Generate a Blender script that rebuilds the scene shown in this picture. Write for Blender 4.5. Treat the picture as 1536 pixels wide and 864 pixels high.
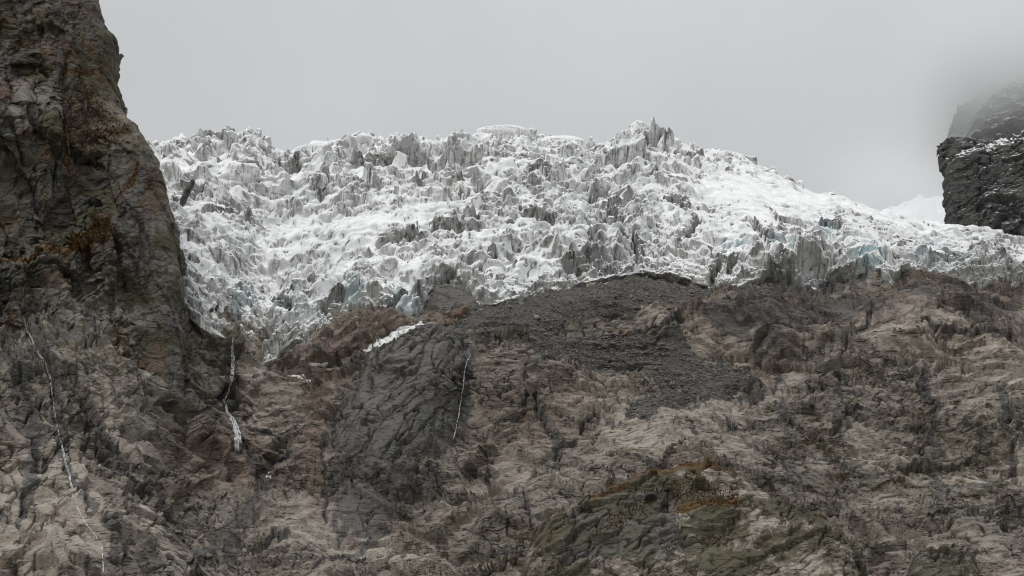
import bpy, math, random
import numpy as np
from math import radians, sin, cos, tan, pi

random.seed(7)
scene = bpy.context.scene
COL = scene.collection
for o in list(bpy.data.objects):
    bpy.data.objects.remove(o)

# ------------------------------------------------------------------ camera, sky, sun, exposure
PITCH = radians(16.0)
HFOV = radians(26.0)
cam_d = bpy.data.cameras.new("camera")
cam = bpy.data.objects.new("camera", cam_d)
COL.objects.link(cam)
cam.location = (0, 0, 0)
cam.rotation_euler = (pi / 2 + PITCH, 0, 0)
cam_d.angle = HFOV
cam_d.clip_start = 1.0
cam_d.clip_end = 20000.0
scene.camera = cam

SUN_EL, SUN_AZ = radians(60), radians(225)     # high, behind the viewer and a little to the left
world = bpy.data.worlds.new("World")
scene.world = world
world.use_nodes = True
wn, wl = world.node_tree.nodes, world.node_tree.links
wn.clear()
w_out = wn.new("ShaderNodeOutputWorld")
w_bg = wn.new("ShaderNodeBackground")
w_sky = wn.new("ShaderNodeTexSky")
w_sky.sky_type = 'NISHITA'
w_sky.sun_disc = False
w_sky.sun_elevation = SUN_EL
w_sky.sun_rotation = SUN_AZ
w_bw = wn.new("ShaderNodeHueSaturation")
w_bw.inputs["Saturation"].default_value = 0.0
# overcast cloud layer: brighter towards the zenith (CIE overcast sky), the same all round
w_tc = wn.new("ShaderNodeTexCoord")
w_sep = wn.new("ShaderNodeSeparateXYZ")
w_mr = wn.new("ShaderNodeMapRange")
w_mr.inputs["From Min"].default_value = 0.0
w_mr.inputs["From Max"].default_value = 1.0
w_mr.inputs["To Min"].default_value = 0.355
w_mr.inputs["To Max"].default_value = 1.0
w_col = wn.new("ShaderNodeMix")
w_col.data_type = 'RGBA'
w_col.blend_type = 'MULTIPLY'
w_col.inputs["Factor"].default_value = 1.0
w_col.inputs[7].default_value = (9.95, 10.22, 10.5, 1)
w_mix = wn.new("ShaderNodeMix")
w_mix.data_type = 'RGBA'
w_mix.inputs["Factor"].default_value = 0.94
w_bg.inputs["Strength"].default_value = 0.10
wl.new(w_tc.outputs["Generated"], w_sep.inputs[0])
wl.new(w_sep.outputs["Z"], w_mr.inputs["Value"])
w_no = wn.new("ShaderNodeTexNoise")
w_no.inputs["Scale"].default_value = 5.0
w_no.inputs["Detail"].default_value = 5.0
w_nr = wn.new("ShaderNodeMapRange")
w_nr.inputs["From Min"].default_value = 0.3
w_nr.inputs["From Max"].default_value = 0.7
w_nr.inputs["To Min"].default_value = 0.93
w_nr.inputs["To Max"].default_value = 1.06
w_mu = wn.new("ShaderNodeMath")
w_mu.operation = 'MULTIPLY'
wl.new(w_tc.outputs["Generated"], w_no.inputs["Vector"])
wl.new(w_no.outputs["Fac"], w_nr.inputs["Value"])
wl.new(w_mr.outputs[0], w_mu.inputs[0])
wl.new(w_nr.outputs[0], w_mu.inputs[1])
wl.new(w_mu.outputs[0], w_col.inputs[6])
wl.new(w_sky.outputs[0], w_bw.inputs["Color"])
wl.new(w_bw.outputs[0], w_mix.inputs[6])
wl.new(w_col.outputs[2], w_mix.inputs[7])
wl.new(w_mix.outputs[2], w_bg.inputs["Color"])
wl.new(w_bg.outputs[0], w_out.inputs[0])

sun_d = bpy.data.lights.new("sun", 'SUN')
sun_d.energy = 1.3
sun_d.angle = radians(14)
sun_d.color = (1.0, 0.97, 0.93)
sun = bpy.data.objects.new("sun", sun_d)
COL.objects.link(sun)
sun.rotation_euler = (pi / 2 - SUN_EL, 0, -SUN_AZ + pi)
scene.view_settings.view_transform = 'Standard'
scene.view_settings.look = 'None'
scene.view_settings.exposure = 0.0
scene.view_settings.gamma = 1.0
scene.render.engine = 'CYCLES'
scene.cycles.use_denoising = True
scene.cycles.denoiser = 'OPENIMAGEDENOISE'
scene.cycles.denoising_input_passes = 'RGB_ALBEDO_NORMAL'
scene.cycles.filter_width = 1.1
scene.cycles.max_bounces = 12
scene.cycles.diffuse_bounces = 3
scene.cycles.volume_bounces = 4
scene.cycles.volume_step_rate = 2.0

# ------------------------------------------------------------------ helpers: projection (design aid), noise, meshes
FPX = 768.0 / tan(HFOV / 2)
CP, SP = cos(PITCH), sin(PITCH)


def at(u, v, Y):
    """point of the place at depth Y that the photograph shows at pixel u, v"""
    u, v, Y = np.asarray(u, float), np.asarray(v, float), np.asarray(Y, float)
    a, b = (u - 768) / FPX, (432 - v) / FPX
    t = Y / (CP - b * SP)
    return np.stack([a * t, Y + 0 * t, (SP + b * CP) * t], -1)


def pix(X, Y, Z):
    c = Y * CP + Z * SP
    b = -Y * SP + Z * CP
    return 768 + FPX * X / c, 432 - FPX * b / c


def _tab(seed, n=256):
    return np.random.RandomState(seed).rand(n, n).astype(np.float32)


_TABS = {}


def tab(seed):
    if seed not in _TABS:
        a = _tab(seed) * (2 * pi)
        _TABS[seed] = (np.cos(a), np.sin(a))
    return _TABS[seed]


def gn(x, y, seed=0):
    """2-D gradient noise, about -1..1"""
    gx, gy = tab(seed)
    xf, yf = np.floor(x), np.floor(y)
    fx, fy = (x - xf).astype(np.float32), (y - yf).astype(np.float32)
    i, j = xf.astype(np.int32) & 255, yf.astype(np.int32) & 255
    i1, j1 = (i + 1) & 255, (j + 1) & 255
    wx = fx * fx * fx * (fx * (fx * 6 - 15) + 10)
    wy = fy * fy * fy * (fy * (fy * 6 - 15) + 10)
    a = gx[i, j] * fx + gy[i, j] * fy
    b = gx[i1, j] * (fx - 1) + gy[i1, j] * fy
    c = gx[i, j1] * fx + gy[i, j1] * (fy - 1)
    d = gx[i1, j1] * (fx - 1) + gy[i1, j1] * (fy - 1)
    ab = a + (b - a) * wx
    cd = c + (d - c) * wx
    return (ab + (cd - ab) * wy) * 1.5


def fbm(x, y, o=4, seed=0, gain=0.5):
    s, a = 0.0, 1.0
    for k in range(o):
        s = s + a * gn(x, y, seed + k)
        x, y = x * 1.62 + y * 1.19 + 7.3, y * 1.62 - x * 1.19 + 3.1
        a *= gain
    return s


def ridged(x, y, o=4, seed=0, gain=0.5):
    s, a, w = 0.0, 1.0, 1.0
    for k in range(o):
        n = 1 - np.abs(gn(x, y, seed + k))
        n = n * n
        s = s + a * n * w
        w = np.clip(n * 1.6, 0, 1)
        x, y = x * 1.62 + y * 1.19 + 7.3, y * 1.62 - x * 1.19 + 3.1
        a *= gain
    return s


_VT = {}


def vor(x, y, seed=0, jit=0.9):
    """cellular noise: F1, F2, three random numbers of the cell, offset from its seed"""
    if seed not in _VT:
        r = np.random.RandomState(1000 + seed)
        _VT[seed] = [r.rand(256, 256).astype(np.float32) for _ in range(5)]
    T = _VT[seed]
    xi, yi = np.floor(x).astype(np.int32), np.floor(y).astype(np.int32)
    f1 = np.full(x.shape, 9.0, np.float32)
    f2 = f1.copy()
    bi, bj = np.zeros(x.shape, np.int32), np.zeros(x.shape, np.int32)
    bx, by = np.zeros(x.shape, np.float32), np.zeros(x.shape, np.float32)
    for di in (-1, 0, 1):
        for dj in (-1, 0, 1):
            i, j = (xi + di), (yi + dj)
            ii, jj = i & 255, j & 255
            px = (x - (i + 0.5 + jit * (T[0][ii, jj] - 0.5))).astype(np.float32)
            py = (y - (j + 0.5 + jit * (T[1][ii, jj] - 0.5))).astype(np.float32)
            d = np.sqrt(px * px + py * py)
            m = d < f1
            f2 = np.where(m, f1, np.minimum(f2, d))
            f1 = np.where(m, d, f1)
            bi, bj = np.where(m, ii, bi), np.where(m, jj, bj)
            bx, by = np.where(m, px, bx), np.where(m, py, by)
    return f1, f2, T[2][bi, bj], T[3][bi, bj], T[4][bi, bj], bx, by


def facets(x, y, seed, tilt=1.0, groove=0.1, depth=0.35):
    """broken blocks: every cell a tilted plane at a height of its own, joints between"""
    f1, f2, r1, r2, r3, dx, dy = vor(x, y, seed)
    h = (r1 - 0.5) + tilt * ((r2 - 0.5) * dx + (r3 - 0.5) * dy)
    g = np.clip((f2 - f1) / groove, 0, 1)
    return h - depth * (1 - g * (2 - g))


def ss(a, b, x):
    t = np.clip((x - a) / (b - a), 0, 1)
    return t * t * (3 - 2 * t)


def terrace(w, seed, jag=0.5):
    """slabs that swell up to a brow and then step back"""
    k = np.floor(w)
    f = w - k
    r = np.random.RandomState(seed).rand(512)
    amp = 0.35 + 1.1 * r[k.astype(int) & 511] ** 1.5
    up = f ** 0.8
    dn = 1 - ss(0.84, 1.0, f)
    return amp * (up * dn)


def sdist(u, v, poly):
    """signed distance in pixels to a polygon, negative inside"""
    p = np.asarray(poly, float)
    q = np.roll(p, -1, 0)
    d = np.full(u.shape, 1e9)
    ins = np.zeros(u.shape, bool)
    for (x0, y0), (x1, y1) in zip(p, q):
        ex, ey = x1 - x0, y1 - y0
        t = np.clip(((u - x0) * ex + (v - y0) * ey) / (ex * ex + ey * ey + 1e-9), 0, 1)
        d = np.minimum(d, np.hypot(u - x0 - t * ex, v - y0 - t * ey))
        c = (y0 > v) != (y1 > v)
        ins ^= c & (u < (x1 - x0) * (v - y0) / (y1 - y0 + 1e-12) + x0)
    return np.where(ins, -d, d)


def pm(u, v, poly, soft=12, warp=0):
    return 1 - ss(-soft, soft, sdist(u, v, poly) + warp)


def ldist(u, v, line):
    p = np.asarray(line, float)
    d = np.full(u.shape, 1e9)
    for (x0, y0), (x1, y1) in zip(p[:-1], p[1:]):
        ex, ey = x1 - x0, y1 - y0
        t = np.clip(((u - x0) * ex + (v - y0) * ey) / (ex * ex + ey * ey + 1e-9), 0, 1)
        d = np.minimum(d, np.hypot(u - x0 - t * ex, v - y0 - t * ey))
    return d


def tps(pts):
    """thin plate spline through (u, v, value) points, returned as a function"""
    p = np.asarray(pts, float)
    x = p[:, :2] / 100.0
    n = len(p)

    def U(r2):
        return r2 * np.log(r2 + 1e-9)
    d2 = ((x[:, None] - x[None]) ** 2).sum(-1)
    A = np.zeros((n + 3, n + 3))
    A[:n, :n] = U(d2) + np.eye(n) * 0.02
    A[:n, n] = 1
    A[:n, n + 1:] = x
    A[n, :n] = 1
    A[n + 1:, :n] = x.T
    w = np.linalg.solve(A, np.concatenate([p[:, 2], np.zeros(3)]))

    def f(u, v):
        u, v = np.asarray(u, float) / 100.0, np.asarray(v, float) / 100.0
        s = w[n] + w[n + 1] * u + w[n + 2] * v
        for k in range(n):
            s = s + w[k] * U((u - x[k, 0]) ** 2 + (v - x[k, 1]) ** 2)
        return s
    return f


def upsample(a, rows, cols):
    r = np.linspace(0, a.shape[0] - 1, rows)
    c = np.linspace(0, a.shape[1] - 1, cols)
    i = np.minimum(r.astype(int), a.shape[0] - 2)
    j = np.minimum(c.astype(int), a.shape[1] - 2)
    fr, fc = (r - i)[:, None], (c - j)[None]
    return ((a[i][:, j] * (1 - fc) + a[i][:, j + 1] * fc) * (1 - fr)
            + (a[i + 1][:, j] * (1 - fc) + a[i + 1][:, j + 1] * fc) * fr)


def normals(P):
    a, b = np.gradient(P, axis=1), np.gradient(P, axis=0)
    n = np.cross(a, b)
    return n / (np.linalg.norm(n, axis=-1, keepdims=True) + 1e-9)


def blur(a, k=2):
    w = [(0, 0)] * (a.ndim - 2)
    for _ in range(k):
        p = np.pad(a, [(1, 1), (0, 0)] + w, mode='edge')
        a = (p[:-2] + 2 * p[1:-1] + p[2:]) / 4
        p = np.pad(a, [(0, 0), (1, 1)] + w, mode='edge')
        a = (p[:, :-2] + 2 * p[:, 1:-1] + p[:, 2:]) / 4
    return a


def raw_mesh(name, V, F, smooth=False):
    """V (n,3), F (m,3) or (m,4)"""
    V, F = np.asarray(V, np.float32), np.asarray(F, np.int32)
    me = bpy.data.meshes.new(name)
    k = F.shape[1]
    me.vertices.add(len(V))
    me.vertices.foreach_set("co", V.ravel())
    me.loops.add(F.size)
    me.loops.foreach_set("vertex_index", F.ravel())
    me.polygons.add(len(F))
    me.polygons.foreach_set("loop_start", np.arange(0, F.size, k, dtype=np.int32))
    me.polygons.foreach_set("loop_total", np.full(len(F), k, np.int32))
    if smooth:
        me.polygons.foreach_set("use_smooth", np.ones(len(F), bool))
    me.update(calc_edges=True)
    return me


def link(name, me, mat=None, parent=None, **props):
    o = bpy.data.objects.new(name, me)
    COL.objects.link(o)
    if mat is not None and me is not None and not me.materials:
        me.materials.append(mat)
    if parent is not None:
        o.parent = parent
    for k, v in props.items():
        o[k] = v
    return o


def grid_obj(name, P, mat, keep=None, attrs=None, smooth=True, parent=None, **props):
    r, c = P.shape[:2]
    idx = np.arange(r * c).reshape(r, c)
    F = np.stack([idx[:-1, :-1], idx[:-1, 1:], idx[1:, 1:], idx[1:, :-1]], -1).reshape(-1, 4)
    V = P.reshape(-1, 3)
    used = None
    if keep is not None:
        kf = (keep[:-1, :-1] & keep[:-1, 1:] & keep[1:, 1:] & keep[1:, :-1]).ravel()
        F = F[kf]
        used = np.unique(F)
        rm = np.zeros(len(V), np.int32)
        rm[used] = np.arange(len(used))
        F, V = rm[F], V[used]
    me = raw_mesh(name, V, F, smooth)
    for k, a in (attrs or {}).items():
        at_ = me.attributes.new(k, 'FLOAT', 'POINT')
        a = a.reshape(-1)
        at_.data.foreach_set("value", (a if used is None else a[used]).astype(np.float32))
    return link(name, me, mat, parent, **props)


# ------------------------------------------------------------------ materials
class NT:
    """small wrapper that strings shader nodes together"""

    def __init__(self, name):
        self.m = bpy.data.materials.new(name)
        self.m.use_nodes = True
        self.t = self.m.node_tree
        self.t.nodes.clear()
        self.out = self.n("ShaderNodeOutputMaterial")
        self.b = self.n("ShaderNodeBsdfPrincipled")
        self.t.links.new(self.b.outputs[0], self.out.inputs[0])
        self.geo = self.n("ShaderNodeNewGeometry")
        self.tc = self.n("ShaderNodeTexCoord")

    def n(self, t, **kw):
        x = self.t.nodes.new(t)
        for k, v in kw.items():
            setattr(x, k, v)
        return x

    def set(self, sock, v):
        if isinstance(v, bpy.types.NodeSocket):
            self.t.links.new(v, sock)
        elif isinstance(v, (tuple, list)) and len(v) == 3 and sock.type == 'RGBA':
            sock.default_value = (*v, 1)
        else:
            sock.default_value = v

    def map(self, scale=(1, 1, 1), rot=(0, 0, 0), src=None):
        m = self.n("ShaderNodeMapping")
        self.set(m.inputs[0], src or self.tc.outputs["Object"])
        m.inputs["Scale"].default_value = scale
        m.inputs["Rotation"].default_value = rot
        return m.outputs[0]

    def noise(self, vec, scale, detail=4, rough=0.55, dist=0.0, kind='FBM'):
        x = self.n("ShaderNodeTexNoise")
        self.set(x.inputs["Vector"], vec)
        x.inputs["Scale"].default_value = scale
        x.inputs["Detail"].default_value = detail
        x.inputs["Roughness"].default_value = rough
        x.inputs["Distortion"].default_value = dist
        return x.outputs["Fac"]

    def ramp(self, f, a, b, lo=0.0, hi=1.0):
        m = self.n("ShaderNodeMapRange", interpolation_type='SMOOTHSTEP')
        self.set(m.inputs["Value"], f)
        for k, v in (("From Min", a), ("From Max", b), ("To Min", lo), ("To Max", hi)):
            self.set(m.inputs[k], v)
        return m.outputs[0]

    def mix(self, f, a, b, mode='MIX'):
        m = self.n("ShaderNodeMix", data_type='RGBA', blend_type=mode)
        self.set(m.inputs["Factor"], f)
        self.set(m.inputs[6], a)
        self.set(m.inputs[7], b)
        return m.outputs[2]

    def math(self, op, a, b=0.0, clamp=False):
        m = self.n("ShaderNodeMath", operation=op, use_clamp=clamp)
        self.set(m.inputs[0], a)
        self.set(m.inputs[1], b)
        return m.outputs[0]

    def attr(self, name):
        a = self.n("ShaderNodeAttribute", attribute_name=name)
        return a.outputs["Fac"]

    def rag(self, f, noise, amp=0.9, lo=0.42, hi=0.58):
        """a soft mask broken up by noise into ragged patches with clear edges"""
        return self.ramp(self.math('ADD', f, self.math('MULTIPLY', self.math('SUBTRACT', noise, 0.5), amp)), lo, hi)

    def nz(self):
        s = self.n("ShaderNodeSeparateXYZ")
        self.set(s.inputs[0], self.geo.outputs["Normal"])
        return s.outputs["Z"]

    def bump(self, h, dist, strength=1.0, prev=None):
        b = self.n("ShaderNodeBump")
        self.set(b.inputs["Height"], h)
        b.inputs["Distance"].default_value = dist
        b.inputs["Strength"].default_value = strength
        if prev is not None:
            self.set(b.inputs["Normal"], prev)
        return b.outputs[0]

    def finish(self, col, rough=0.9, nrm=None, spec=0.3):
        self.set(self.b.inputs["Base Color"], col)
        self.set(self.b.inputs["Roughness"], rough)
        self.b.inputs["Specular IOR Level"].default_value = spec
        if nrm is not None:
            self.set(self.b.inputs["Normal"], nrm)
        return self.m


def rock_material(name, dark, mid, light, rust, rust_amt=0.5, streak=0.5, grain_rot=0.0, snow=0.0):
    """weathered gneiss; vertex masks add moss, orange heath, water streaks, painted shade, rubble grey and iron"""
    s = NT(name)
    P = s.tc.outputs["Object"]
    big = s.noise(P, 0.018, 5, 0.6, 0.6)
    midn = s.noise(s.map((1, 1, 1.8), (0, grain_rot, 0)), 0.11, 6, 0.65, 0.8)
    fine = s.noise(s.map((1, 1, 2.6), (0, grain_rot, 0)), 0.55, 4, 0.64, 0.4)
    c = s.mix(s.ramp(midn, 0.36, 0.62), dark, mid)
    c = s.mix(s.ramp(big, 0.42, 0.66), c, light)
    c = s.mix(s.math('MULTIPLY', s.ramp(fine, 0.52, 0.72), 0.4), c, light)
    c = s.mix(s.math('MULTIPLY', s.ramp(fine, 0.45, 0.30), 0.45), c, dark)
    # shade of joints and split lines painted into the colour
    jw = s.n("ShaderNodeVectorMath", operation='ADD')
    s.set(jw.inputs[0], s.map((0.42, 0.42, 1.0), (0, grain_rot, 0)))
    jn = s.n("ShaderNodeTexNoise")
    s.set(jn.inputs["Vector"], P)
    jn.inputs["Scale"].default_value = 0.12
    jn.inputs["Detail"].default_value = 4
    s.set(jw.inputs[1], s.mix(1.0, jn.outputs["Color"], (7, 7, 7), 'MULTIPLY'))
    joint_shade = 0.0
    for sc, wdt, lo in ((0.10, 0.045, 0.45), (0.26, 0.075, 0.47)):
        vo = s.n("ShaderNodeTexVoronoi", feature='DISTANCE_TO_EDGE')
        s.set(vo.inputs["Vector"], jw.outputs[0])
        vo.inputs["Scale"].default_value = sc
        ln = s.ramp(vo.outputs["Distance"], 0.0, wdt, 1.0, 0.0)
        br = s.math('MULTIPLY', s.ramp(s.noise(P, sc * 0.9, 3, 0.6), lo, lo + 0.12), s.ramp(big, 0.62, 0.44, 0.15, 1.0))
        joint_shade = s.math('MAXIMUM', joint_shade, s.math('MULTIPLY', ln, br))
    c = s.mix(s.math('MULTIPLY', joint_shade, 0.95), c, (0.022, 0.02, 0.018))
    # short dashes of ledge shade painted along the foliation
    rift_shade = s.ramp(s.noise(s.map((0.16, 0.16, 1.15), (0, grain_rot, 0)), 1.0, 3, 0.55, 0.25), 0.60, 0.66)
    rift_shade = s.math('MULTIPLY', rift_shade, s.ramp(s.noise(P, 0.05, 3, 0.6), 0.40, 0.56))
    c = s.mix(s.math('MULTIPLY', rift_shade, 0.8), c, (0.03, 0.027, 0.024))
    joint_shade = s.math('MAXIMUM', joint_shade, rift_shade)
    # iron staining
    r1 = s.noise(s.map((1, 1, 1.5)), 0.035, 6, 0.62, 1.2)
    rf = s.math('MULTIPLY', s.ramp(r1, 0.5, 0.68), rust_amt)
    iron = s.math('MAXIMUM', rf, s.math('MULTIPLY', s.attr("iron"), s.ramp(midn, 0.25, 0.6, 0.4, 1.0)))
    c = s.mix(iron, c, rust)
    # water streaks running down the face
    st = s.noise(s.map((1, 0.25, 0.06)), 0.42, 5, 0.62, 0.25)
    stm = s.ramp(s.noise(P, 0.03, 3, 0.5), 0.45, 0.62)
    c = s.mix(s.math('MULTIPLY', s.math('MULTIPLY', s.ramp(st, 0.52, 0.68), stm), streak), c, (0.045, 0.044, 0.045))
    wet_shade = s.attr("wet_shade")
    c = s.mix(s.math('MULTIPLY', s.rag(wet_shade, s.math('ADD', s.math('MULTIPLY', st, 0.5), s.math('MULTIPLY', midn, 0.5)), 1.5, 0.36, 0.6), 0.8), c, s.mix(s.ramp(fine, 0.35, 0.65), (0.05, 0.049, 0.048), (0.10, 0.098, 0.094)))
    # lichen and moss
    mo = s.noise(P, 0.16, 6, 0.7, 0.5)
    c = s.mix(s.math('MULTIPLY', s.rag(s.attr("moss"), mo, 1.8, 0.38, 0.62), 0.85), c, (0.074, 0.067, 0.039))
    # rubble grey
    c = s.mix(s.math('MULTIPLY', s.rag(s.attr("scree"), midn, 1.4, 0.4, 0.56), 0.92), c,
              s.mix(s.ramp(fine, 0.4, 0.65), (0.052, 0.05, 0.046), (0.12, 0.115, 0.105)))
    # orange autumn heath
    he = s.noise(P, 0.22, 5, 0.7, 0.4)
    hf = s.math('MULTIPLY', s.ramp(he, 0.38, 0.56), s.attr("heath"))
    c = s.mix(hf, c, s.mix(s.ramp(fine, 0.4, 0.62), (0.075, 0.042, 0.016), (0.17, 0.092, 0.034)))
    if snow > 0:
        sn = s.noise(P, 0.5, 5, 0.65)
        lvl = s.math('ADD', s.nz(), s.math('MULTIPLY', s.math('SUBTRACT', sn, 0.5), 1.0))
        c = s.mix(s.math('MULTIPLY', s.ramp(lvl, 0.62, 0.78), s.attr("snow")), c, (0.8, 0.81, 0.82))
    n1 = s.bump(s.noise(s.map((1, 1, 2.0), (0, grain_rot, 0)), 0.3, 5, 0.62, 0.3), 1.1)
    n2 = s.bump(s.math('SUBTRACT', s.math('MULTIPLY', fine, 0.6), joint_shade), 0.7, 0.9, n1)
    rough = s.math('SUBTRACT', 0.92, s.math('MULTIPLY', wet_shade, 0.38))
    return s.finish(c, rough, n2, 0.35)


def ice_material(name, shared=False):
    """fresh snow on whatever faces up, streaked dirty ice on what stands upright, blue where newly broken"""
    s = NT(name)
    P = s.geo.outputs["Position"]
    n_big = s.noise(P, 0.045, 4, 0.6, 0.5)
    n_mid = s.noise(P, 0.22, 5, 0.62, 0.5)
    streak = s.noise(s.map((1, 0.5, 0.2), (0, 0.22, 0), src=P), 0.42, 4, 0.62, 1.1)
    lay = s.noise(s.map((0.2, 0.3, 1), (0.1, -0.3, 0), src=P), 0.42, 4, 0.6, 1.2)
    ice = s.mix(s.ramp(streak, 0.36, 0.60), (0.42, 0.41, 0.385), (0.83, 0.842, 0.835))
    ice = s.mix(s.math('MULTIPLY', s.ramp(lay, 0.56, 0.66), 0.6), ice, (0.24, 0.23, 0.205))
    ice = s.mix(s.math('MULTIPLY', s.ramp(n_big, 0.45, 0.68), 0.7), ice, (0.78, 0.79, 0.785))
    if shared:
        tint = s.n("ShaderNodeObjectInfo").outputs["Random"]
        ice = s.mix(s.ramp(tint, 0.0, 0.35, 0.45, 0.0), ice, (0.13, 0.125, 0.11))
        dirt_shade_f = s.math('MULTIPLY', s.ramp(n_mid, 0.56, 0.68), 0.7)
        cover = 0.0
    else:
        ice = s.mix(s.math('MULTIPLY', s.attr("blue"), s.ramp(n_mid, 0.32, 0.52)), ice, (0.48, 0.66, 0.71))
        dirt_shade_f = s.math('MAXIMUM', s.math('MULTIPLY', s.ramp(n_mid, 0.57, 0.69), 0.75),
                        s.math('MULTIPLY', s.attr("dirt_shade"), s.ramp(streak, 0.25, 0.55, 1.0, 0.6)))  # mask holds dirt and the painted shade of gaps
        cover = s.attr("cover")
    ice = s.mix(dirt_shade_f, ice, (0.05, 0.045, 0.038))
    nz = s.nz()
    lvl = s.math('ADD', nz, s.math('MULTIPLY', s.math('SUBTRACT', n_mid, 0.5), 0.8))
    lvl = s.math('SUBTRACT', s.math('ADD', lvl, cover), s.math('MULTIPLY', dirt_shade_f, 1.0))
    c = s.mix(s.ramp(lvl, 0.28, 0.42), ice, (0.87, 0.878, 0.885))
    n1 = s.bump(s.noise(s.map((1, 1, 0.6), src=P), 0.45, 4, 0.6, 0.3), 0.8)
    n2 = s.bump(streak, 0.3, 0.5, n1)
    return s.finish(c, 0.75, n2, 0.25)


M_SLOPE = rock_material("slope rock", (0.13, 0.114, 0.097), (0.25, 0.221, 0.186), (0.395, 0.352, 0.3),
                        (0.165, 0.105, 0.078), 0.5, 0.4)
M_CLIFF = rock_material("cliff rock", (0.065, 0.06, 0.053), (0.15, 0.14, 0.12), (0.25, 0.234, 0.2),
                        (0.12, 0.066, 0.032), 0.35, 0.75)
M_FAR = rock_material("far cliff rock", (0.05, 0.05, 0.05), (0.085, 0.083, 0.08), (0.12, 0.118, 0.11),
                      (0.09, 0.06, 0.04), 0.2, 0.5, 0.0, 1.0)
M_ICE = ice_material("glacier ice")
M_SERAC = ice_material("serac ice", True)


def stair(n, seed, soft=0.14):
    """sheets that have split off along the contours of a field: a sharp step, then a plane sloping back"""
    k = np.floor(n)
    f = n - k
    r = np.random.RandomState(seed).rand(1024)
    amp = 0.15 + 1.3 * r[k.astype(int) & 1023] ** 2
    return amp * (ss(1 - soft, 1.0, f) - f + 0.5)


def rock_parts(x, z, seed, ang=0.0, lump=1.0, led=1.0, blk=1.0, fine=1.0, flat=2.6):
    """relief of a rock face in metres; ang turns the ledges, flat is how much longer than tall they are"""
    ca, sa = cos(ang), sin(ang)
    wx = 5 * fbm(x / 70, z / 60, 2, seed + 20)
    wz = 5 * fbm(x / 70, z / 60, 2, seed + 24)
    a, b = (x * ca + z * sa) + wx, (-x * sa + z * ca) + wz
    m1 = ss(-0.25, 0.45, fbm(x / 60, z / 50, 2, seed + 30))
    m2 = ss(-0.15, 0.5, fbm(x / 30, z / 24, 2, seed + 33))
    m3 = ss(-0.1, 0.5, fbm(x / 22, z / 18, 2, seed + 35))
    h = lump * (8.0 * fbm(a / 85, b / 50, 3, seed, 0.4) + 2.6 * (ridged(a / 60, b / 34, 2, seed + 4) - 0.8))
    n1 = 1.5 * fbm(a / 50, b / 24, 4, seed + 6, 0.42) + b / 19
    n2 = 1.6 * fbm(a / 24, b / 10, 4, seed + 11, 0.42) + b / 8
    n3 = 1.7 * fbm(a / 11, b / 4.6, 3, seed + 16, 0.45) + b / 4.2
    h += led * (4.4 * (0.25 + 0.75 * m1) * stair(n1, seed) + 2.3 * (0.2 + 0.9 * m2) * stair(n2, seed + 1) + 0.85 * m3 * stair(n3, seed + 2, 0.2))
    w2x = a + 1.2 * gn(a / 9, b / 9, seed + 42)
    w2z = b + 0.9 * gn(a / 9 + 9, b / 9, seed + 43)
    h += blk * (3.4 * facets(w2x / (13 * flat), w2z / 13, seed + 50, 1.7, 0.05, 0.10)
                + 1.9 * (0.3 + m1) * facets(w2x / (5 * flat), w2z / 5, seed + 51, 1.7, 0.06, 0.16)
                + 0.75 * m2 * facets(w2x / (2.1 * flat), w2z / 2.1, seed + 52, 1.7, 0.1, 0.25))
    # open cracks and clefts
    cr = np.abs(gn(a / 34, b / 15, seed + 60) + 0.22 * gn(a / 7, b / 6, seed + 61))
    h -= 5.0 * blk * (1 - ss(0.005, 0.045, cr)) * m2
    cr = np.abs(gn((a + b) / 17, (b - a) / 30, seed + 62) + 0.2 * gn(a / 5, b / 5, seed + 63))
    h -= 3.4 * blk * (1 - ss(0.005, 0.05, cr)) * m3
    cr = np.abs(gn(a / 24, b / 6.5, seed + 66) + 0.2 * gn(a / 6, b / 3, seed + 67))
    h -= 2.6 * blk * (1 - ss(0.005, 0.06, cr)) * (1.1 - m1)
    h += fine * (0.15 + 0.85 * m2) * 0.6 * fbm(a / 4, b / 2.2, 3, seed + 64, 0.5)
    return h


# ------------------------------------------------------------------ ground: valley floor running up to the foot of the slope
gx, gy = np.meshgrid(np.linspace(-2500, 2500, 81), np.linspace(-1500, 5200, 81))
gz = -1.7 + 118 * ss(250, 930, gy) - 0.0 * gx + 5 * fbm(gx / 300, gy / 300, 3, 5) * ss(60, 300, np.hypot(gx, gy))
s_ = NT("valley turf")
M_GROUND = s_.finish(s_.mix(s_.noise(s_.tc.outputs["Object"], 0.05, 6), (0.05, 0.06, 0.025), (0.11, 0.10, 0.06)), 0.95)
grid_obj("ground", np.stack([gx, gy, gz], -1), M_GROUND, kind="structure",
         label="valley floor of turf and stones below the slope")

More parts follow.
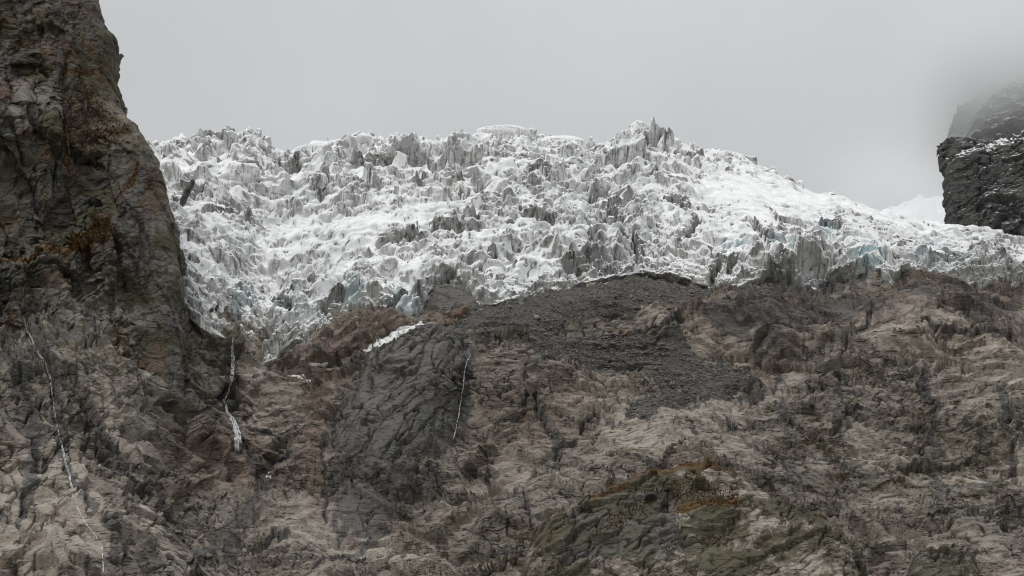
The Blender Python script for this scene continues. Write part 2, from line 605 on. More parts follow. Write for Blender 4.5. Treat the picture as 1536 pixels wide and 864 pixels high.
# ------------------------------------------------------------------ rock slope below the glacier
slope_pts = [
    # right hand slabs, from the bottom up to the bench under the ice
    (700, 980, 950), (900, 980, 950), (1150, 980, 950), (1400, 980, 950), (1700, 980, 950),
    (560, 864, 1005), (740, 864, 1000), (900, 864, 1003), (1150, 864, 1000), (1400, 864, 998), (1700, 864, 995),
    (740, 740, 1052), (900, 740, 1056), (1150, 740, 1052), (1400, 740, 1050), (1700, 740, 1050),
    (760, 640, 1098), (900, 640, 1104), (1150, 640, 1090), (1400, 640, 1092), (1700, 640, 1092),
    (760, 540, 1138), (900, 540, 1158), (1010, 560, 1150), (1150, 540, 1140), (1400, 540, 1136), (1700, 540, 1136),
    (850, 480, 1180), (1000, 490, 1186), (1150, 470, 1170), (1400, 470, 1160), (1700, 470, 1160),
    (740, 470, 1176), (900, 430, 1202), (1150, 435, 1196), (1400, 440, 1186), (1700, 440, 1186),
    (740, 400, 1260), (900, 395, 1266), (1150, 395, 1262), (1400, 400, 1250), (1700, 400, 1250),
    (300, 330, 1360), (600, 330, 1370), (900, 320, 1380), (1200, 320, 1380), (1500, 330, 1370), (1750, 330, 1370),
    # dark wet wall with its two lips, gully below it
    (715, 560, 1127), (720, 650, 1088), (690, 500, 1160), (600, 500, 1168), (600, 600, 1122), (560, 680, 1092),
    (655, 610, 1122), (695, 600, 1132), (684, 660, 1104), (480, 720, 1080), (500, 610, 1130), (560, 780, 1048), (480, 800, 1030),
    # stream gully and the slabs beside it
    (350, 515, 1190), (345, 600, 1166), (362, 680, 1134), (405, 720, 1108), (340, 780, 1052), (280, 864, 1004),
    (430, 600, 1142), (430, 680, 1104), (470, 540, 1166), (430, 520, 1185), (400, 800, 1022), (420, 864, 998),
    # left slabs at the foot of the cliff
    (260, 480, 1160), (250, 560, 1105), (200, 560, 1085), (130, 520, 1078), (200, 640, 1052), (120, 640, 1030), (0, 560, 1040),
    (0, 700, 988), (120, 760, 985), (240, 760, 1010), (0, 864, 940), (150, 864, 952), (-150, 864, 915), (-150, 700, 965), (-150, 560, 1020),
    (0, 980, 900), (250, 980, 925), (450, 980, 940), (-150, 980, 880),
    (230, 430, 1230), (100, 430, 1200), (0, 430, 1180), (-150, 430, 1170), (100, 330, 1330), (-150, 330, 1330),
]
slope_G = tps(slope_pts)
SX0, SX1, SZ0, SZ1 = -330.0, 330.0, 108.0, 402.0
SR, SC = 560, 1060


def solve_Y(G, X, Z, Y0=1150.0, it=26, w=0.4):
    Y = np.full(X.shape, Y0)
    for _ in range(it):
        u, v = pix(X, Y, Z)
        Y = Y + w * (np.clip(G(u, v), 820, 1420) - Y)
    return Y


cx, cz = np.meshgrid(np.linspace(SX0, SX1, 133), np.linspace(SZ0, SZ1, 99))
cY = solve_Y(slope_G, cx, cz)
X, Z = np.meshgrid(np.linspace(SX0, SX1, SC), np.linspace(SZ0, SZ1, SR))
Y = blur(upsample(cY, SR, SC), 4)
U, V = pix(X, Y, Z)
SLOPE_BASE = Y.copy()


def slope_base_at(x, z):
    r = np.clip((z - SZ0) / (SZ1 - SZ0) * (SR - 1), 0, SR - 1.001)
    c = np.clip((x - SX0) / (SX1 - SX0) * (SC - 1), 0, SC - 1.001)
    i, j = r.astype(int), c.astype(int)
    fr, fc = r - i, c - j
    B = SLOPE_BASE
    return (B[i, j] * (1 - fc) + B[i, j + 1] * fc) * (1 - fr) + (B[i + 1, j] * (1 - fc) + B[i + 1, j + 1] * fc) * fr


wn1 = 14 * fbm(X / 18, Z / 14, 4, 90)
wn2 = 6 * fbm(X / 6, Z / 5, 3, 96)
left = 1 - ss(345, 410, U + wn1)
POLY_WALL = [(600, 492), (690, 488), (712, 520), (706, 570), (694, 640), (680, 665), (640, 690), (580, 700), (500, 690), (492, 640), (520, 580), (560, 520)]
POLY_SCREE = [(690, 480), (760, 455), (850, 436), (900, 418), (980, 412), (1060, 425), (1090, 440), (1200, 438), (1180, 452), (1040, 462), (960, 468),
              (900, 470), (850, 480), (840, 500), (880, 505), (960, 498), (1020, 505), (1045, 535), (1120, 555), (1140, 565), (1060, 588), (1000, 608), (975, 645),
              (935, 640), (945, 610), (990, 575), (960, 555), (860, 552), (815, 545), (800, 530), (770, 500), (715, 512)]
wall = pm(U, V, POLY_WALL, 9, wn1 * 0.6)
scree = pm(U, V, POLY_SCREE, 7, wn1 * 0.7 + wn2)
def traced(u, v, lines, warp=0.0, sw_=6.0, so=-2.0):
    """ledges and clefts of their own: amp > 0 overhangs below the line, amp < 0 sets back above it, cut opens a cleft"""
    out = np.zeros(u.shape)
    stain_shade = np.zeros(u.shape)
    for pts, amp, reach, cut in lines:
        p = np.asarray(pts, float)
        best = np.full(u.shape, 1e9)
        side = np.ones(u.shape)
        par = np.zeros(u.shape)
        L, tot = 0.0, np.hypot(*np.diff(p, axis=0).T).sum()
        for (x0, y0), (x1, y1) in zip(p[:-1], p[1:]):
            ex, ey = x1 - x0, y1 - y0
            t = np.clip(((u - x0) * ex + (v - y0) * ey) / (ex * ex + ey * ey + 1e-9), 0, 1)
            d = np.hypot(u - x0 - t * ex, v - y0 - t * ey)
            c = ex * (v - y0) - ey * (u - x0)
            m = d < best
            best = np.where(m, d, best)
            side = np.where(m, np.sign(c if ex >= 0 else -c), side)
            par = np.where(m, (L + t * np.hypot(ex, ey)) / tot, par)
            L += np.hypot(ex, ey)
        sd = best * side + warp          # positive is below the line
        ends = ss(0.0, 0.12, par) * ss(1.0, 0.88, par) * (1 - ss(reach * 0.8, reach * 1.6, best))
        k = np.exp(-np.abs(sd) / (reach * 0.5)) * ends
        out += amp * k * np.where(sd < 0, 0.6, -0.6) - 0.9 * cut * (1 - ss(0.8, 3.8, np.abs(sd))) * ends * ss(-0.5, 0.2, gn(u / 23, v / 23, 97))
        stain_shade = np.maximum(stain_shade, (1 - ss(sw_ * 0.25, sw_, np.abs(sd + so))) * ends * min(1.0, (abs(amp) + cut) / 4))  # dark band along each line; on the ice it paints gap shade
    return out, stain_shade


LINES = [
    ([(1221, 553), (1240, 575), (1262, 587), (1300, 596)], 2.5, 22, 2.5), ([(1354, 641), (1385, 643), (1400, 648)], 3, 16, 2), ([(1165, 612), (1190, 625), (1215, 652)], 4, 22, 3),
    ([(1257, 610), (1280, 618), (1296, 616)], 3, 14, 2), ([(1440, 640), (1462, 648), (1500, 656)], 3, 20, 2), ([(1150, 764), (1195, 782), (1231, 800), (1288, 836)], -4, 26, 1.5),
    ([(1334, 757), (1352, 764), (1372, 770)], 3, 16, 2), ([(1232, 750), (1252, 753), (1275, 763)], 3, 16, 2), ([(778, 570), (797, 598), (820, 628), (845, 655)], 5, 26, 4),
    ([(720, 655), (722, 670), (727, 692)], 3, 16, 3), ([(784, 728), (793, 756), (801, 785)], 3, 22, 3.5), ([(684, 779), (722, 756), (755, 742), (785, 732)], -5, 24, 0),
    ([(1005, 694), (1025, 684), (1046, 681)], 4, 18, 2.5), ([(826, 672), (845, 661), (870, 660)], 4, 18, 2.5), ([(660, 800), (752, 802), (840, 810)], -4, 18, 0.5),
    ([(487, 660), (489, 700), (491, 775)], 4, 18, 3.5), ([(765, 577), (830, 553), (900, 551), (968, 557)], -5, 26, 0), ([(985, 622), (1060, 590), (1130, 574), (1190, 556)], -5, 26, 0),
    ([(1040, 486), (1100, 478), (1170, 466), (1230, 462)], -5, 24, 0), ([(1180, 540), (1250, 522), (1330, 500), (1400, 492)], -5, 26, 0), ([(1280, 500), (1300, 480), (1312, 455)], 4, 18, 3),
    ([(1370, 480), (1420, 500), (1480, 494), (1540, 500)], 5, 22, 2), ([(850, 482), (890, 468), (935, 476), (960, 490)], -4, 20, 0), ([(950, 505), (985, 498), (1030, 492)], -3.5, 16, 1),
    ([(1375, 560), (1388, 588), (1408, 626)], 4, 20, 1), ([(1040, 640), (1048, 665), (1052, 690)], 2.5, 14, 2), ([(1085, 615), (1095, 632), (1118, 650)], 3, 18, 2.5),
    ([(1120, 700), (1200, 690), (1290, 702), (1350, 696)], -3.5, 22, 0.5), ([(1390, 740), (1450, 730), (1536, 736)], -3.5, 20, 0.5), ([(1340, 690), (1400, 684), (1470, 690)], 3, 18, 1.5),
    ([(900, 690), (960, 700), (1000, 722)], 3, 20, 2), ([(740, 620), (770, 612), (800, 598)], -4, 18, 1), ([(840, 625), (900, 640), (940, 650)], -4, 18, 0.5), ([(1440, 780), (1490, 772), (1540, 780)], 3, 18, 2),
    ([(600, 720), (640, 700), (700, 690), (740, 700)], 4, 22, 2), ([(545, 725), (565, 712), (590, 715)], 4, 14, 2.5),
    # left hand slabs
    ([(14, 578), (30, 568), (76, 572)], 7, 26, 3), ([(2, 740), (18, 760), (38, 785)], 3, 18, 3), ([(130, 650), (160, 668), (185, 695)], 4, 18, 3), ([(120, 640), (85, 668), (45, 705)], 4, 24, 3),
    ([(160, 500), (200, 555), (260, 600), (330, 645), (405, 718)], -6, 28, 1), ([(200, 470), (230, 520), (290, 575), (350, 622)], 4, 24, 2.5), ([(246, 715), (278, 770), (262, 796)], 5, 22, 2.5),
    ([(180, 690), (215, 720), (245, 735)], 4, 18, 2.5), ([(100, 560), (150, 585), (175, 640), (185, 680)], 5, 24, 4), ([(215, 800), (250, 805), (290, 800)], -4, 18, 1), ([(440, 500), (500, 520), (520, 560)], 3, 14, 1),
    ([(340, 780), (380, 800), (440, 796)], 5, 26, 2), ([(350, 580), (400, 566), (465, 560)], -6, 26, 0.5), ([(360, 640), (410, 650), (455, 640)], 3, 18, 2), ([(385, 690), (420, 690), (440, 680)], 3, 16, 2),
    ([(600, 492), (560, 530), (520, 590), (495, 660)], -5, 28, 2.5), ([(706, 530), (696, 565), (690, 610), (680, 660)], 5, 20, 3), ([(585, 520), (570, 560), (560, 620)], 4, 20, 2),
]
tr_d, tr_s = traced(U, V, LINES, 5.0 * wn2 / 6 + 2.5 * gn(X / 3, Z / 2.6, 99))
relR = rock_parts(X, Z, 100, -0.08, 1.5, 2.3, 1.0, 0.3, 2.9)
relL = rock_parts(X, Z, 200, -0.8, 1.6, 1.1, 2.2, 0.4, 2.4)
relW = rock_parts(X, Z, 300, 1.0, 0.8, 0.9, 1.2, 1.0, 2.2)
rel = relR * (1 - left) + relL * left
relW = relW + 11 * np.clip(-sdist(U, V, POLY_WALL) / 55, 0, 1) ** 0.55
rel = rel * (1 - wall) + (relW - 1.5) * wall + 0.8 * tr_d
sc_rel = 1.1 * fbm(X / 20, Z / 12, 3, 130) + 0.55 * (0.6 - vor(X / 1.5, Z / 1.1, 7)[0]) + 0.5 * (0.6 - vor(X / 3.2, Z / 2.2, 8)[0])
rel = rel * (1 - scree) + (sc_rel + 0.25 * rel) * scree
P = np.stack([X, Y, Z], -1)
N = normals(P)
N = N * np.sign(-N[..., 1:2])
P = P + N * rel[..., None]
POLY_IRON1 = [(1050, 470), (1160, 445), (1250, 440), (1536, 436), (1560, 500), (1480, 505), (1380, 470), (1240, 500), (1180, 540), (1110, 540), (1050, 510)]
POLY_IRON2 = [(440, 560), (520, 530), (500, 640), (490, 760), (450, 700), (470, 640)]
POLY_IRON3 = [(280, 640), (380, 640), (420, 700), (380, 730), (300, 720), (260, 680)]
POLY_IRON4 = [(690, 640), (740, 600), (900, 560), (900, 640), (780, 680), (700, 700)]
iron = np.clip(0.75 * pm(U, V, POLY_IRON1, 25, wn1) + 0.6 * pm(U, V, POLY_IRON2, 18, wn1) + 0.5 * pm(U, V, POLY_IRON3, 25, wn1)
               + 0.3 * pm(U, V, POLY_IRON4, 30, wn1), 0, 1)
wet_shade = 0.95 * wall
for ln, wd in (([(45, 490), (75, 560), (90, 640), (110, 740), (155, 830), (155, 864)], 10), ([(350, 510), (345, 600), (360, 680), (405, 718), (330, 800), (270, 864)], 12),
               ([(1165, 540), (1180, 640), (1190, 740)], 7), ([(1385, 560), (1400, 620), (1410, 740)], 9), ([(1260, 560), (1255, 650)], 7), ([(835, 650), (840, 720)], 7),
               ([(480, 864), (590, 760), (600, 700)], 14), ([(1500, 600), (1520, 700)], 8), ([(20, 560), (60, 640), (40, 760)], 16), ([(120, 600), (190, 690)], 12)):
    wet_shade = np.maximum(wet_shade, 0.7 * (1 - ss(wd * 0.3, wd * 1.5, ldist(U, V, ln) + wn2 * 1.2)))
wet_shade = np.maximum(wet_shade, 0.62 * pm(U, V, POLY_IRON1, 25, wn1))
wet_shade = np.maximum(wet_shade, 0.75 * pm(U, V, [(1060, 478), (1120, 500), (1190, 510), (1330, 470), (1536, 462), (1536, 440), (1230, 440), (1180, 455)], 16, wn1))
wet_shade = np.maximum(wet_shade, 0.7 * pm(U, V, [(495, 690), (640, 690), (660, 720), (560, 790), (490, 770)], 20, wn1))
wet_shade = np.maximum(wet_shade, (0.2 + 0.4 * ss(-0.1, 0.4, fbm(X / 30 - Z / 40, Z / 30, 3, 140))) * left * ss(760, 560, V + wn1))
wet_shade = np.maximum(wet_shade, 0.75 * tr_s)
wet_shade = np.maximum(wet_shade, 0.95 * pm(U, V, [(636, 470), (645, 425), (715, 425), (724, 462), (700, 478)], 8))  # shade under the ice cave painted on as dark rock
wet_shade = np.maximum(wet_shade, 0.95 * pm(U, V, [(1135, 445), (1140, 395), (1300, 395), (1300, 440)], 10, wn2))  # overhang shade of the right hollows painted on the rock
wet_shade = np.maximum(wet_shade, 0.3 * pm(U, V, [(0, 560), (160, 540), (330, 620), (330, 720), (180, 740), (0, 700)], 40, wn1 * 2.5))
moss = np.clip(pm(U, V, [(1180, 600), (1300, 620), (1536, 600), (1536, 780), (1300, 760), (1150, 700)], 60, wn1 * 2) * 0.45
               + 0.5 * pm(U, V, [(600, 800), (840, 790), (820, 864), (600, 864)], 25, wn1), 0, 1)
moss = np.maximum(moss, 0.5 * left * ss(640, 520, V + wn1))
heath = pm(U, V, [(785, 790), (850, 785), (840, 800), (780, 803)], 5, wn2 * 0.7)
ub, vb = pix(P[..., 0], P[..., 1], P[..., 2])
keep = ~((V < 400) & (U < 228)) & (V > 385) & (U > -60) & (U < 1600)
M_SCREE = None
grid_obj("rock_slope", P, M_SLOPE, keep, dict(iron=iron, wet_shade=wet_shade, moss=moss, scree=scree, heath=heath), kind="structure",
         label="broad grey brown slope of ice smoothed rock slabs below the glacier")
SLOPE_P, SLOPE_N, SLOPE_UV = P, normals(P), (ub, vb)
SLOPE_N = SLOPE_N * np.sign(-SLOPE_N[..., 1:2])
SLOPE_SCREE = scree


# knolls and domes that bulge out of the slope, each a patch of rock of its own
def rock_bulge(name, poly, height, mat, seed, soft, ang, label, masks, relk=None, sink=3.0, cat="rock"):
    p = np.asarray(poly, float)
    w3 = at(p[:, 0], p[:, 1], slope_G(p[:, 0], p[:, 1]))
    x0, x1 = w3[:, 0].min() - 12, w3[:, 0].max() + 12
    z0, z1 = w3[:, 2].min() - 12, w3[:, 2].max() + 12
    nc, nr = int((x1 - x0) / 0.5), int((z1 - z0) / 0.42)
    bx, bz = np.meshgrid(np.linspace(x0, x1, nc), np.linspace(z0, z1, nr))
    by = slope_base_at(bx, bz)
    u, v = pix(bx, by, bz)
    sd = sdist(u, v, poly) + 7 * fbm(bx / 14, bz / 12, 3, seed + 80)
    t = np.clip(-sd / soft, -1, 1)
    b = np.where(t > 0, height * np.sqrt(np.clip(1 - (1 - t) ** 2, 0, 1)), t * 25) - sink * (t < 0.15)
    rel = rock_parts(bx, bz, seed, ang, 0.45, 1.3, 1.2, 0.9, **(relk or {}))
    Q = np.stack([bx, by, bz], -1)
    n = normals(Q)
    n = n * np.sign(-n[..., 1:2])
    d = np.array([0, -0.86, 0.5])
    Q = Q + d * b[..., None] + n * (rel * np.clip(t * 2 + 0.4, 0, 1))[..., None]
    at_ = {k: np.zeros(u.shape) for k in ("iron", "wet_shade", "moss", "scree", "heath")}
    for k, f in masks.items():
        at_[k] = f(u, v, bx, bz)
    o = grid_obj(name, Q, mat, t > -0.7, at_, label=label, category=cat)
    return o, Q


KN = [(780, 880), (795, 820), (835, 795), (885, 775), (935, 755), (985, 724), (1020, 712), (1060, 714), (1095, 735), (1130, 752), (1190, 785), (1255, 815), (1300, 868), (1300, 960), (780, 960)]


def kn_heath(u, v, x, z):
    w = 8 * fbm(x / 9, z / 7, 4, 411)
    m = pm(u, v, [(880, 800), (935, 752), (985, 722), (1050, 712), (1105, 738), (1130, 755), (1060, 765), (1000, 748), (930, 790), (890, 812)], 7, w)
    m = np.maximum(m, 1 - ss(3, 9, ldist(u, v, [(1000, 820), (1040, 808), (1100, 812)]) + w))
    return np.maximum(m, 0.6 * (1 - ss(3, 9, ldist(u, v, [(1180, 790), (1240, 815), (1290, 850)]) + w)))


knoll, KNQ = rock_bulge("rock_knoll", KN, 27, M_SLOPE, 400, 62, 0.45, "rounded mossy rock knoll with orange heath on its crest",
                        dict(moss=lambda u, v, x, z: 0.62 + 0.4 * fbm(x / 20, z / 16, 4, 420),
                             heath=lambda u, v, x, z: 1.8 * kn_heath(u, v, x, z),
                             wet_shade=lambda u, v, x, z: 1.0 * pm(u, v, [(835, 880), (870, 835), (915, 800), (965, 792), (1000, 812), (1015, 850), (1005, 900), (850, 900)], 20, 2.2 * 8 * fbm(x / 8, z / 12, 3, 430))))
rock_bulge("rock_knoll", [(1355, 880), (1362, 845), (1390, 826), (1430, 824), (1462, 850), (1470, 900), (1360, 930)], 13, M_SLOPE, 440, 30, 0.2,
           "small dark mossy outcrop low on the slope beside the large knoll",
           dict(moss=lambda u, v, x, z: 0.6 * np.ones(u.shape), wet_shade=lambda u, v, x, z: 0.45 * np.ones(u.shape)))
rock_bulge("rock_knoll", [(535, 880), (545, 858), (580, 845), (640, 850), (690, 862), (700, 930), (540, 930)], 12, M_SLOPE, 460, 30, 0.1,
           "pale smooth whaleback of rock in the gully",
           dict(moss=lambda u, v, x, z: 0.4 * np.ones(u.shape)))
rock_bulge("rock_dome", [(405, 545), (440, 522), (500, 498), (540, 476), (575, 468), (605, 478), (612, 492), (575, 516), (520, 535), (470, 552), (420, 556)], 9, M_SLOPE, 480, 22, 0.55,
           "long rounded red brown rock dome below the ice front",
           dict(iron=lambda u, v, x, z: 0.7 * np.ones(u.shape), wet_shade=lambda u, v, x, z: 0.42 * np.ones(u.shape)))
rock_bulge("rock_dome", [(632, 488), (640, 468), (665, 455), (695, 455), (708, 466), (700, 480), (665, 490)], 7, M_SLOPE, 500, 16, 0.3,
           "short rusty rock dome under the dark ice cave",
           dict(iron=lambda u, v, x, z: 0.9 * np.ones(u.shape), wet_shade=lambda u, v, x, z: 0.3 * np.ones(u.shape)))

# ------------------------------------------------------------------ left cliff
edge_uv = np.array([(128, -80), (130, -30), (136, 4), (150, 25), (156, 38), (153, 82), (160, 97), (171, 122), (173, 136), (190, 155), (206, 171), (216, 190), (229, 213), (233, 236),
                    (243, 270), (250, 300), (259, 330), (263, 372), (267, 415), (265, 440), (262, 470), (275, 520), (285, 600), (285, 700)], float)
CY0 = 1128.0
ew = at(edge_uv[:, 0], edge_uv[:, 1], CY0 + (470 - edge_uv[:, 1]) * 0.06)
o_ = np.argsort(ew[:, 2])
ez, ex_ = ew[o_, 2], ew[o_, 0]
q = np.concatenate([np.arange(-135, 0, 0.5), np.arange(0, 46, 0.7)])
zz = np.arange(225, 545, 0.45)
Q_, ZZ = np.meshgrid(q, zz)
XE = np.interp(ZZ, ez, ex_) + 1.2 * fbm(ZZ / 9, 0 * ZZ + 3.3, 3, 610)
R = 14.0
ang = np.clip(Q_ / R, 0, pi / 2)
CX = np.where(Q_ < 0, XE - R + Q_ * 1.0, XE - R + R * np.sin(ang))
CYY = CY0 + (ZZ - 330) * 0.16 + np.where(Q_ < 0, -0.42 * np.abs(Q_), R * (1 - np.cos(ang)) + np.clip(Q_ - R * pi / 2, 0, None))
cu, cv = pix(CX, CYY, ZZ)
w1 = 12 * fbm(CX / 16, ZZ / 14, 4, 620)
# benches, ribs and gullies of the face
CYY += 14 * (1 - ss(330, 385, cv + 0.25 * cu - 25 + w1)) * (1 - ss(170, 215, cu)) - 10
CYY += 9 * (1 - ss(150, 215, cv - 0.35 * cu + 40 + w1))
CYY += 11 * fbm(CX / 34 + 0.004 * ZZ, ZZ / 120, 3, 630) * ss(6, -25, Q_)
CP_ = np.stack([CX, CYY, ZZ], -1)
CN = normals(CP_)
CN = CN * np.sign(-CN[..., 1:2] + 0.6 * CN[..., 0:1])
fx = CX + 0.5 * CYY + 3 * fbm(CX / 24, ZZ / 40, 2, 662)
relc = (rock_parts(CX + 0.3 * CYY, ZZ, 640, 0.85, 1.2, 0.55, 0.55, 0.3, 0.9)
        + 7.0 * facets(fx / 19 + ZZ / 70, ZZ / 46 + fx / 60, 671, 2.0, 0.035, 0.12)
        + 3.6 * facets(fx / 8 + ZZ / 40, ZZ / 24, 670, 2.0, 0.05, 0.2)
        + 1.3 * facets(fx / 3.4, ZZ / 8, 672, 1.8, 0.08, 0.25)
        + 1.6 * (ridged(fx / 15, ZZ / 60, 2, 660) - 0.8))
CL = [([(16, 180), (24, 205), (34, 245)], 3, 22, 5), ([(48, 240), (54, 285), (62, 312)], 3, 20, 5), ([(95, 150), (88, 200), (80, 260), (72, 335)], 5, 26, 4), ([(228, 300), (232, 370), (236, 425)], 3, 20, 4.5),
      ([(250, 395), (257, 430), (262, 475)], 3, 22, 7), ([(60, 8), (100, 50), (150, 98)], -6, 26, 0), ([(85, 12), (120, 30), (150, 50)], 5, 20, 2.5), ([(95, 180), (140, 190), (180, 172)], -6, 26, 0),
      ([(120, 298), (140, 288), (150, 305)], 5, 20, 3), ([(40, 345), (70, 338), (95, 350)], 4, 20, 2), ([(125, 365), (145, 360), (160, 372)], 6, 18, 3), ([(100, 200), (120, 215), (150, 212)], 6, 24, 2.5),
      ([(10, 95), (45, 100), (65, 90)], 6, 28, 2), ([(205, 210), (200, 235), (215, 250)], 5, 20, 4), ([(20, 420), (90, 400), (120, 420), (110, 460)], 4, 24, 2), ([(180, 340), (190, 400), (200, 450)], 4, 24, 3)]
cl_d, cl_s = traced(cu, cv, CL, 0.25 * w1 + 1.5 * gn(CX / 2.5, ZZ / 2.2, 98))
CP_ = CP_ + CN * (0.9 * cl_d * ss(2, -14, Q_))[..., None]
CP_ = CP_ + CN * ((relc - 2.0) * ss(8, -22, Q_) * 0.75 + (relc - 2.0) * 0.25)[..., None]
hw = 7 * fbm(CX / 8, ZZ / 7, 4, 680)
heath = pm(cu, cv, [(0, 405), (0, 380), (60, 375), (110, 350), (150, 325), (165, 340), (190, 365), (150, 372), (100, 385), (40, 402)], 6, hw)
heath = np.maximum(heath, 0.8 * (1 - ss(4, 14, ldist(cu, cv, [(95, 180), (140, 190), (190, 175)]) + hw)))
heath = np.maximum(heath, 0.75 * (1 - ss(3, 11, ldist(cu, cv, [(25, 45), (70, 85)]) + hw)))
heath = np.maximum(heath, 0.7 * (1 - ss(3, 12, ldist(cu, cv, [(90, 100), (150, 92)]) + hw)))
heath = np.maximum(heath, 0.6 * (1 - ss(4, 12, ldist(cu, cv, [(170, 290), (195, 280), (210, 250)]) + hw)))
heath = np.maximum(heath, 0.6 * (1 - ss(3, 11, ldist(cu, cv, [(105, 420), (130, 445)]) + hw)))
heath = np.maximum(heath, 0.5 * pm(cu, cv, [(80, 110), (170, 130), (190, 210), (90, 200)], 25, hw * 2.5))
grid_obj("cliff", CP_, M_CLIFF, None,
         dict(heath=heath, iron=0.7 * ss(0.0, 0.6, fbm(CX / 25, ZZ / 30, 3, 690)), wet_shade=np.maximum(0.6 * ss(0.2, 0.7, fbm(CX / 14, ZZ / 50, 3, 694)), 0.8 * cl_s),
              moss=np.clip(0.38 + 0.6 * fbm(CX / 30, ZZ / 26, 3, 698), 0, 1), scree=0 * cu), kind="structure",
         label="tall dark craggy cliff with orange heath ledges beside the glacier")

# ------------------------------------------------------------------ glacier
crest = np.array([(60, 222), (150, 220), (232, 214), (250, 204), (275, 203), (300, 209), (350, 209), (372, 203), (388, 203), (410, 215), (435, 223), (455, 213), (480, 209), (510, 206), (545, 199), (590, 201),
                  (640, 199), (700, 199), (720, 196), (780, 197), (800, 200), (860, 206), (885, 210), (905, 202), (930, 192), (958, 184), (975, 186), (1005, 197), (1040, 206), (1075, 206), (1100, 212), (1128, 230),
                  (1150, 238), (1175, 252), (1200, 268), (1220, 276), (1250, 274), (1275, 286), (1310, 300), (1345, 308), (1400, 310), (1440, 312), (1470, 320), (1500, 340), (1536, 358), (1620, 378)], float)
foot = np.array([(60, 440), (200, 450), (265, 462), (300, 492), (350, 512), (385, 530), (400, 542), (440, 518), (500, 494), (540, 474), (590, 468), (625, 474), (650, 458), (700, 462), (740, 458), (800, 447), (850, 432),
                 (900, 417), (960, 410), (1000, 412), (1060, 424), (1090, 436), (1140, 424), (1200, 436), (1260, 428), (1300, 422), (1340, 436), (1400, 431), (1450, 438), (1536, 433), (1620, 436)], float)
fY = slope_G(foot[:, 0], foot[:, 1]) - 2
F3 = at(foot[:, 0], foot[:, 1], fY)
depth = np.interp(crest[:, 0], [60, 300, 700, 1000, 1150, 1300, 1536, 1620], [185, 190, 205, 215, 200, 150, 120, 115])
cyb = np.interp(crest[:, 0], foot[:, 0], fY)
crest[:, 1] += np.interp(crest[:, 0], [230, 300, 900, 960, 1040, 1110, 1160, 1300, 1536], [4, 9, 9, 4, 16, 18, 12, 16, 34])
C3 = at(crest[:, 0], crest[:, 1], cyb + depth)
GX0, GX1 = -232.0, 345.0
gc, gr = 1180, 560
gX = np.linspace(GX0, GX1, gc)
tt = np.concatenate([np.linspace(-0.06, 0, 12)[:-1], np.linspace(0, 1, gr - 60), np.linspace(1, 1.35, 50)[1:]])
TT, GX = np.meshgrid(tt, gX, indexing='ij')
fy, fz = np.interp(gX, F3[:, 0], F3[:, 1]), np.interp(gX, F3[:, 0], F3[:, 2])
cy, cz = np.interp(gX, C3[:, 0], C3[:, 1]), np.interp(gX, C3[:, 0], C3[:, 2])
ex = np.interp(gX, [-230, -100, 100, 220, 345], [1.15, 1.15, 1.15, 1.4, 1.7])
tc_ = np.clip(TT, 0, 1)
GY = fy + (cy - fy) * tc_ ** ex + np.clip(TT - 1, 0, None) * 300 + np.clip(TT, None, 0) * -260
GZ = fz + (cz - fz) * tc_ + np.clip(TT - 1, 0, None) * 25 + np.clip(TT, None, 0) * 110
gu, gv = pix(GX, GY, GZ)
S = TT * 255.0
wx = 7 * fbm(GX / 30, S / 30, 3, 700)
ws = 7 * fbm(GX / 30 + 40, S / 30, 3, 704)
calm = np.clip(pm(gu, gv, [(1060, 295), (1120, 262), (1230, 290), (1340, 306), (1440, 318), (1500, 345), (1420, 350), (1300, 330), (1150, 320)], 30, wx * 2)
               + 0.7 * pm(gu, gv, [(235, 235), (290, 228), (300, 250), (240, 262)], 12, wx) + 0.5 * pm(gu, gv, [(480, 300), (590, 310), (600, 370), (400, 370)], 30, wx * 2), 0, 1)
edge = ss(0, 0.04, TT)
A, B = GX + wx, S + ws
GP = np.stack([GX, GY, GZ], -1)
drift = ss(0.05, 0.4, fbm(GX / 34, S / 26, 3, 786)) * ss(0.06, 0.15, TT)
topl = ss(0.5, 0.75, TT) * ss(1120, 1000, gu)          # the tall towers along the upper left edge
rightm = ss(860, 1060, gu)
front = ss(0.36, 0.18, TT) * ss(1050, 1150, gu)
rough = (1 - 0.85 * calm) * (1 - 0.55 * drift) * (0.62 + 0.38 * topl) * (1 - 0.42 * rightm * (1 - topl) * (1 - front))
# ice walls and snow treads: the slope goes up in uneven steps
def steps(w, per, rise):
    f = w / per
    k = np.floor(f)
    f = f - k
    r = np.random.RandomState(int(per * 10)).rand(512)[k.astype(int) & 511]
    hgt = rise * (0.5 + r)
    g = ss(0.0, 0.38, f) - f
    return hgt * per * g, -hgt * per * g * 0.95
sw = S + 0.0 + 26 * fbm(GX / 46, S / 70, 3, 770, 0.55) + 5 * (vor(GX / 13 + wx / 9, S / 40, 771)[2] - 0.5)
z1, y1 = steps(blur(sw, 3), 36.0, 0.40)
sw2 = S + 13 * fbm(GX / 20, S / 34, 3, 774, 0.55)
z2, y2 = steps(sw2, 15.0, 0.38)
ms = ss(-0.3, 0.3, fbm(GX / 60, S / 60, 2, 778))
upz = np.clip(ss(0.55, 0.8, TT) * ss(900, 600, gu) + 0.4 * ss(0.3, 0.15, TT) * ss(950, 1150, gu), 0, 1)
amp1 = (0.4 + 0.6 * upz) * (1 - 0.5 * rightm * (1 - front)) * (0.35 + 0.65 * ms) * (1 - 0.8 * calm) * edge
sw3 = S + 7.0 * fbm(GX / 13 + 0.3 * S / 13, S / 13, 3, 794, 0.55)
z3, y3 = steps(blur(sw3, 2), 9.0, 0.62)
sw4 = S + 4.0 * fbm(GX / 7 - 0.4 * S / 9, S / 8, 2, 797, 0.5)
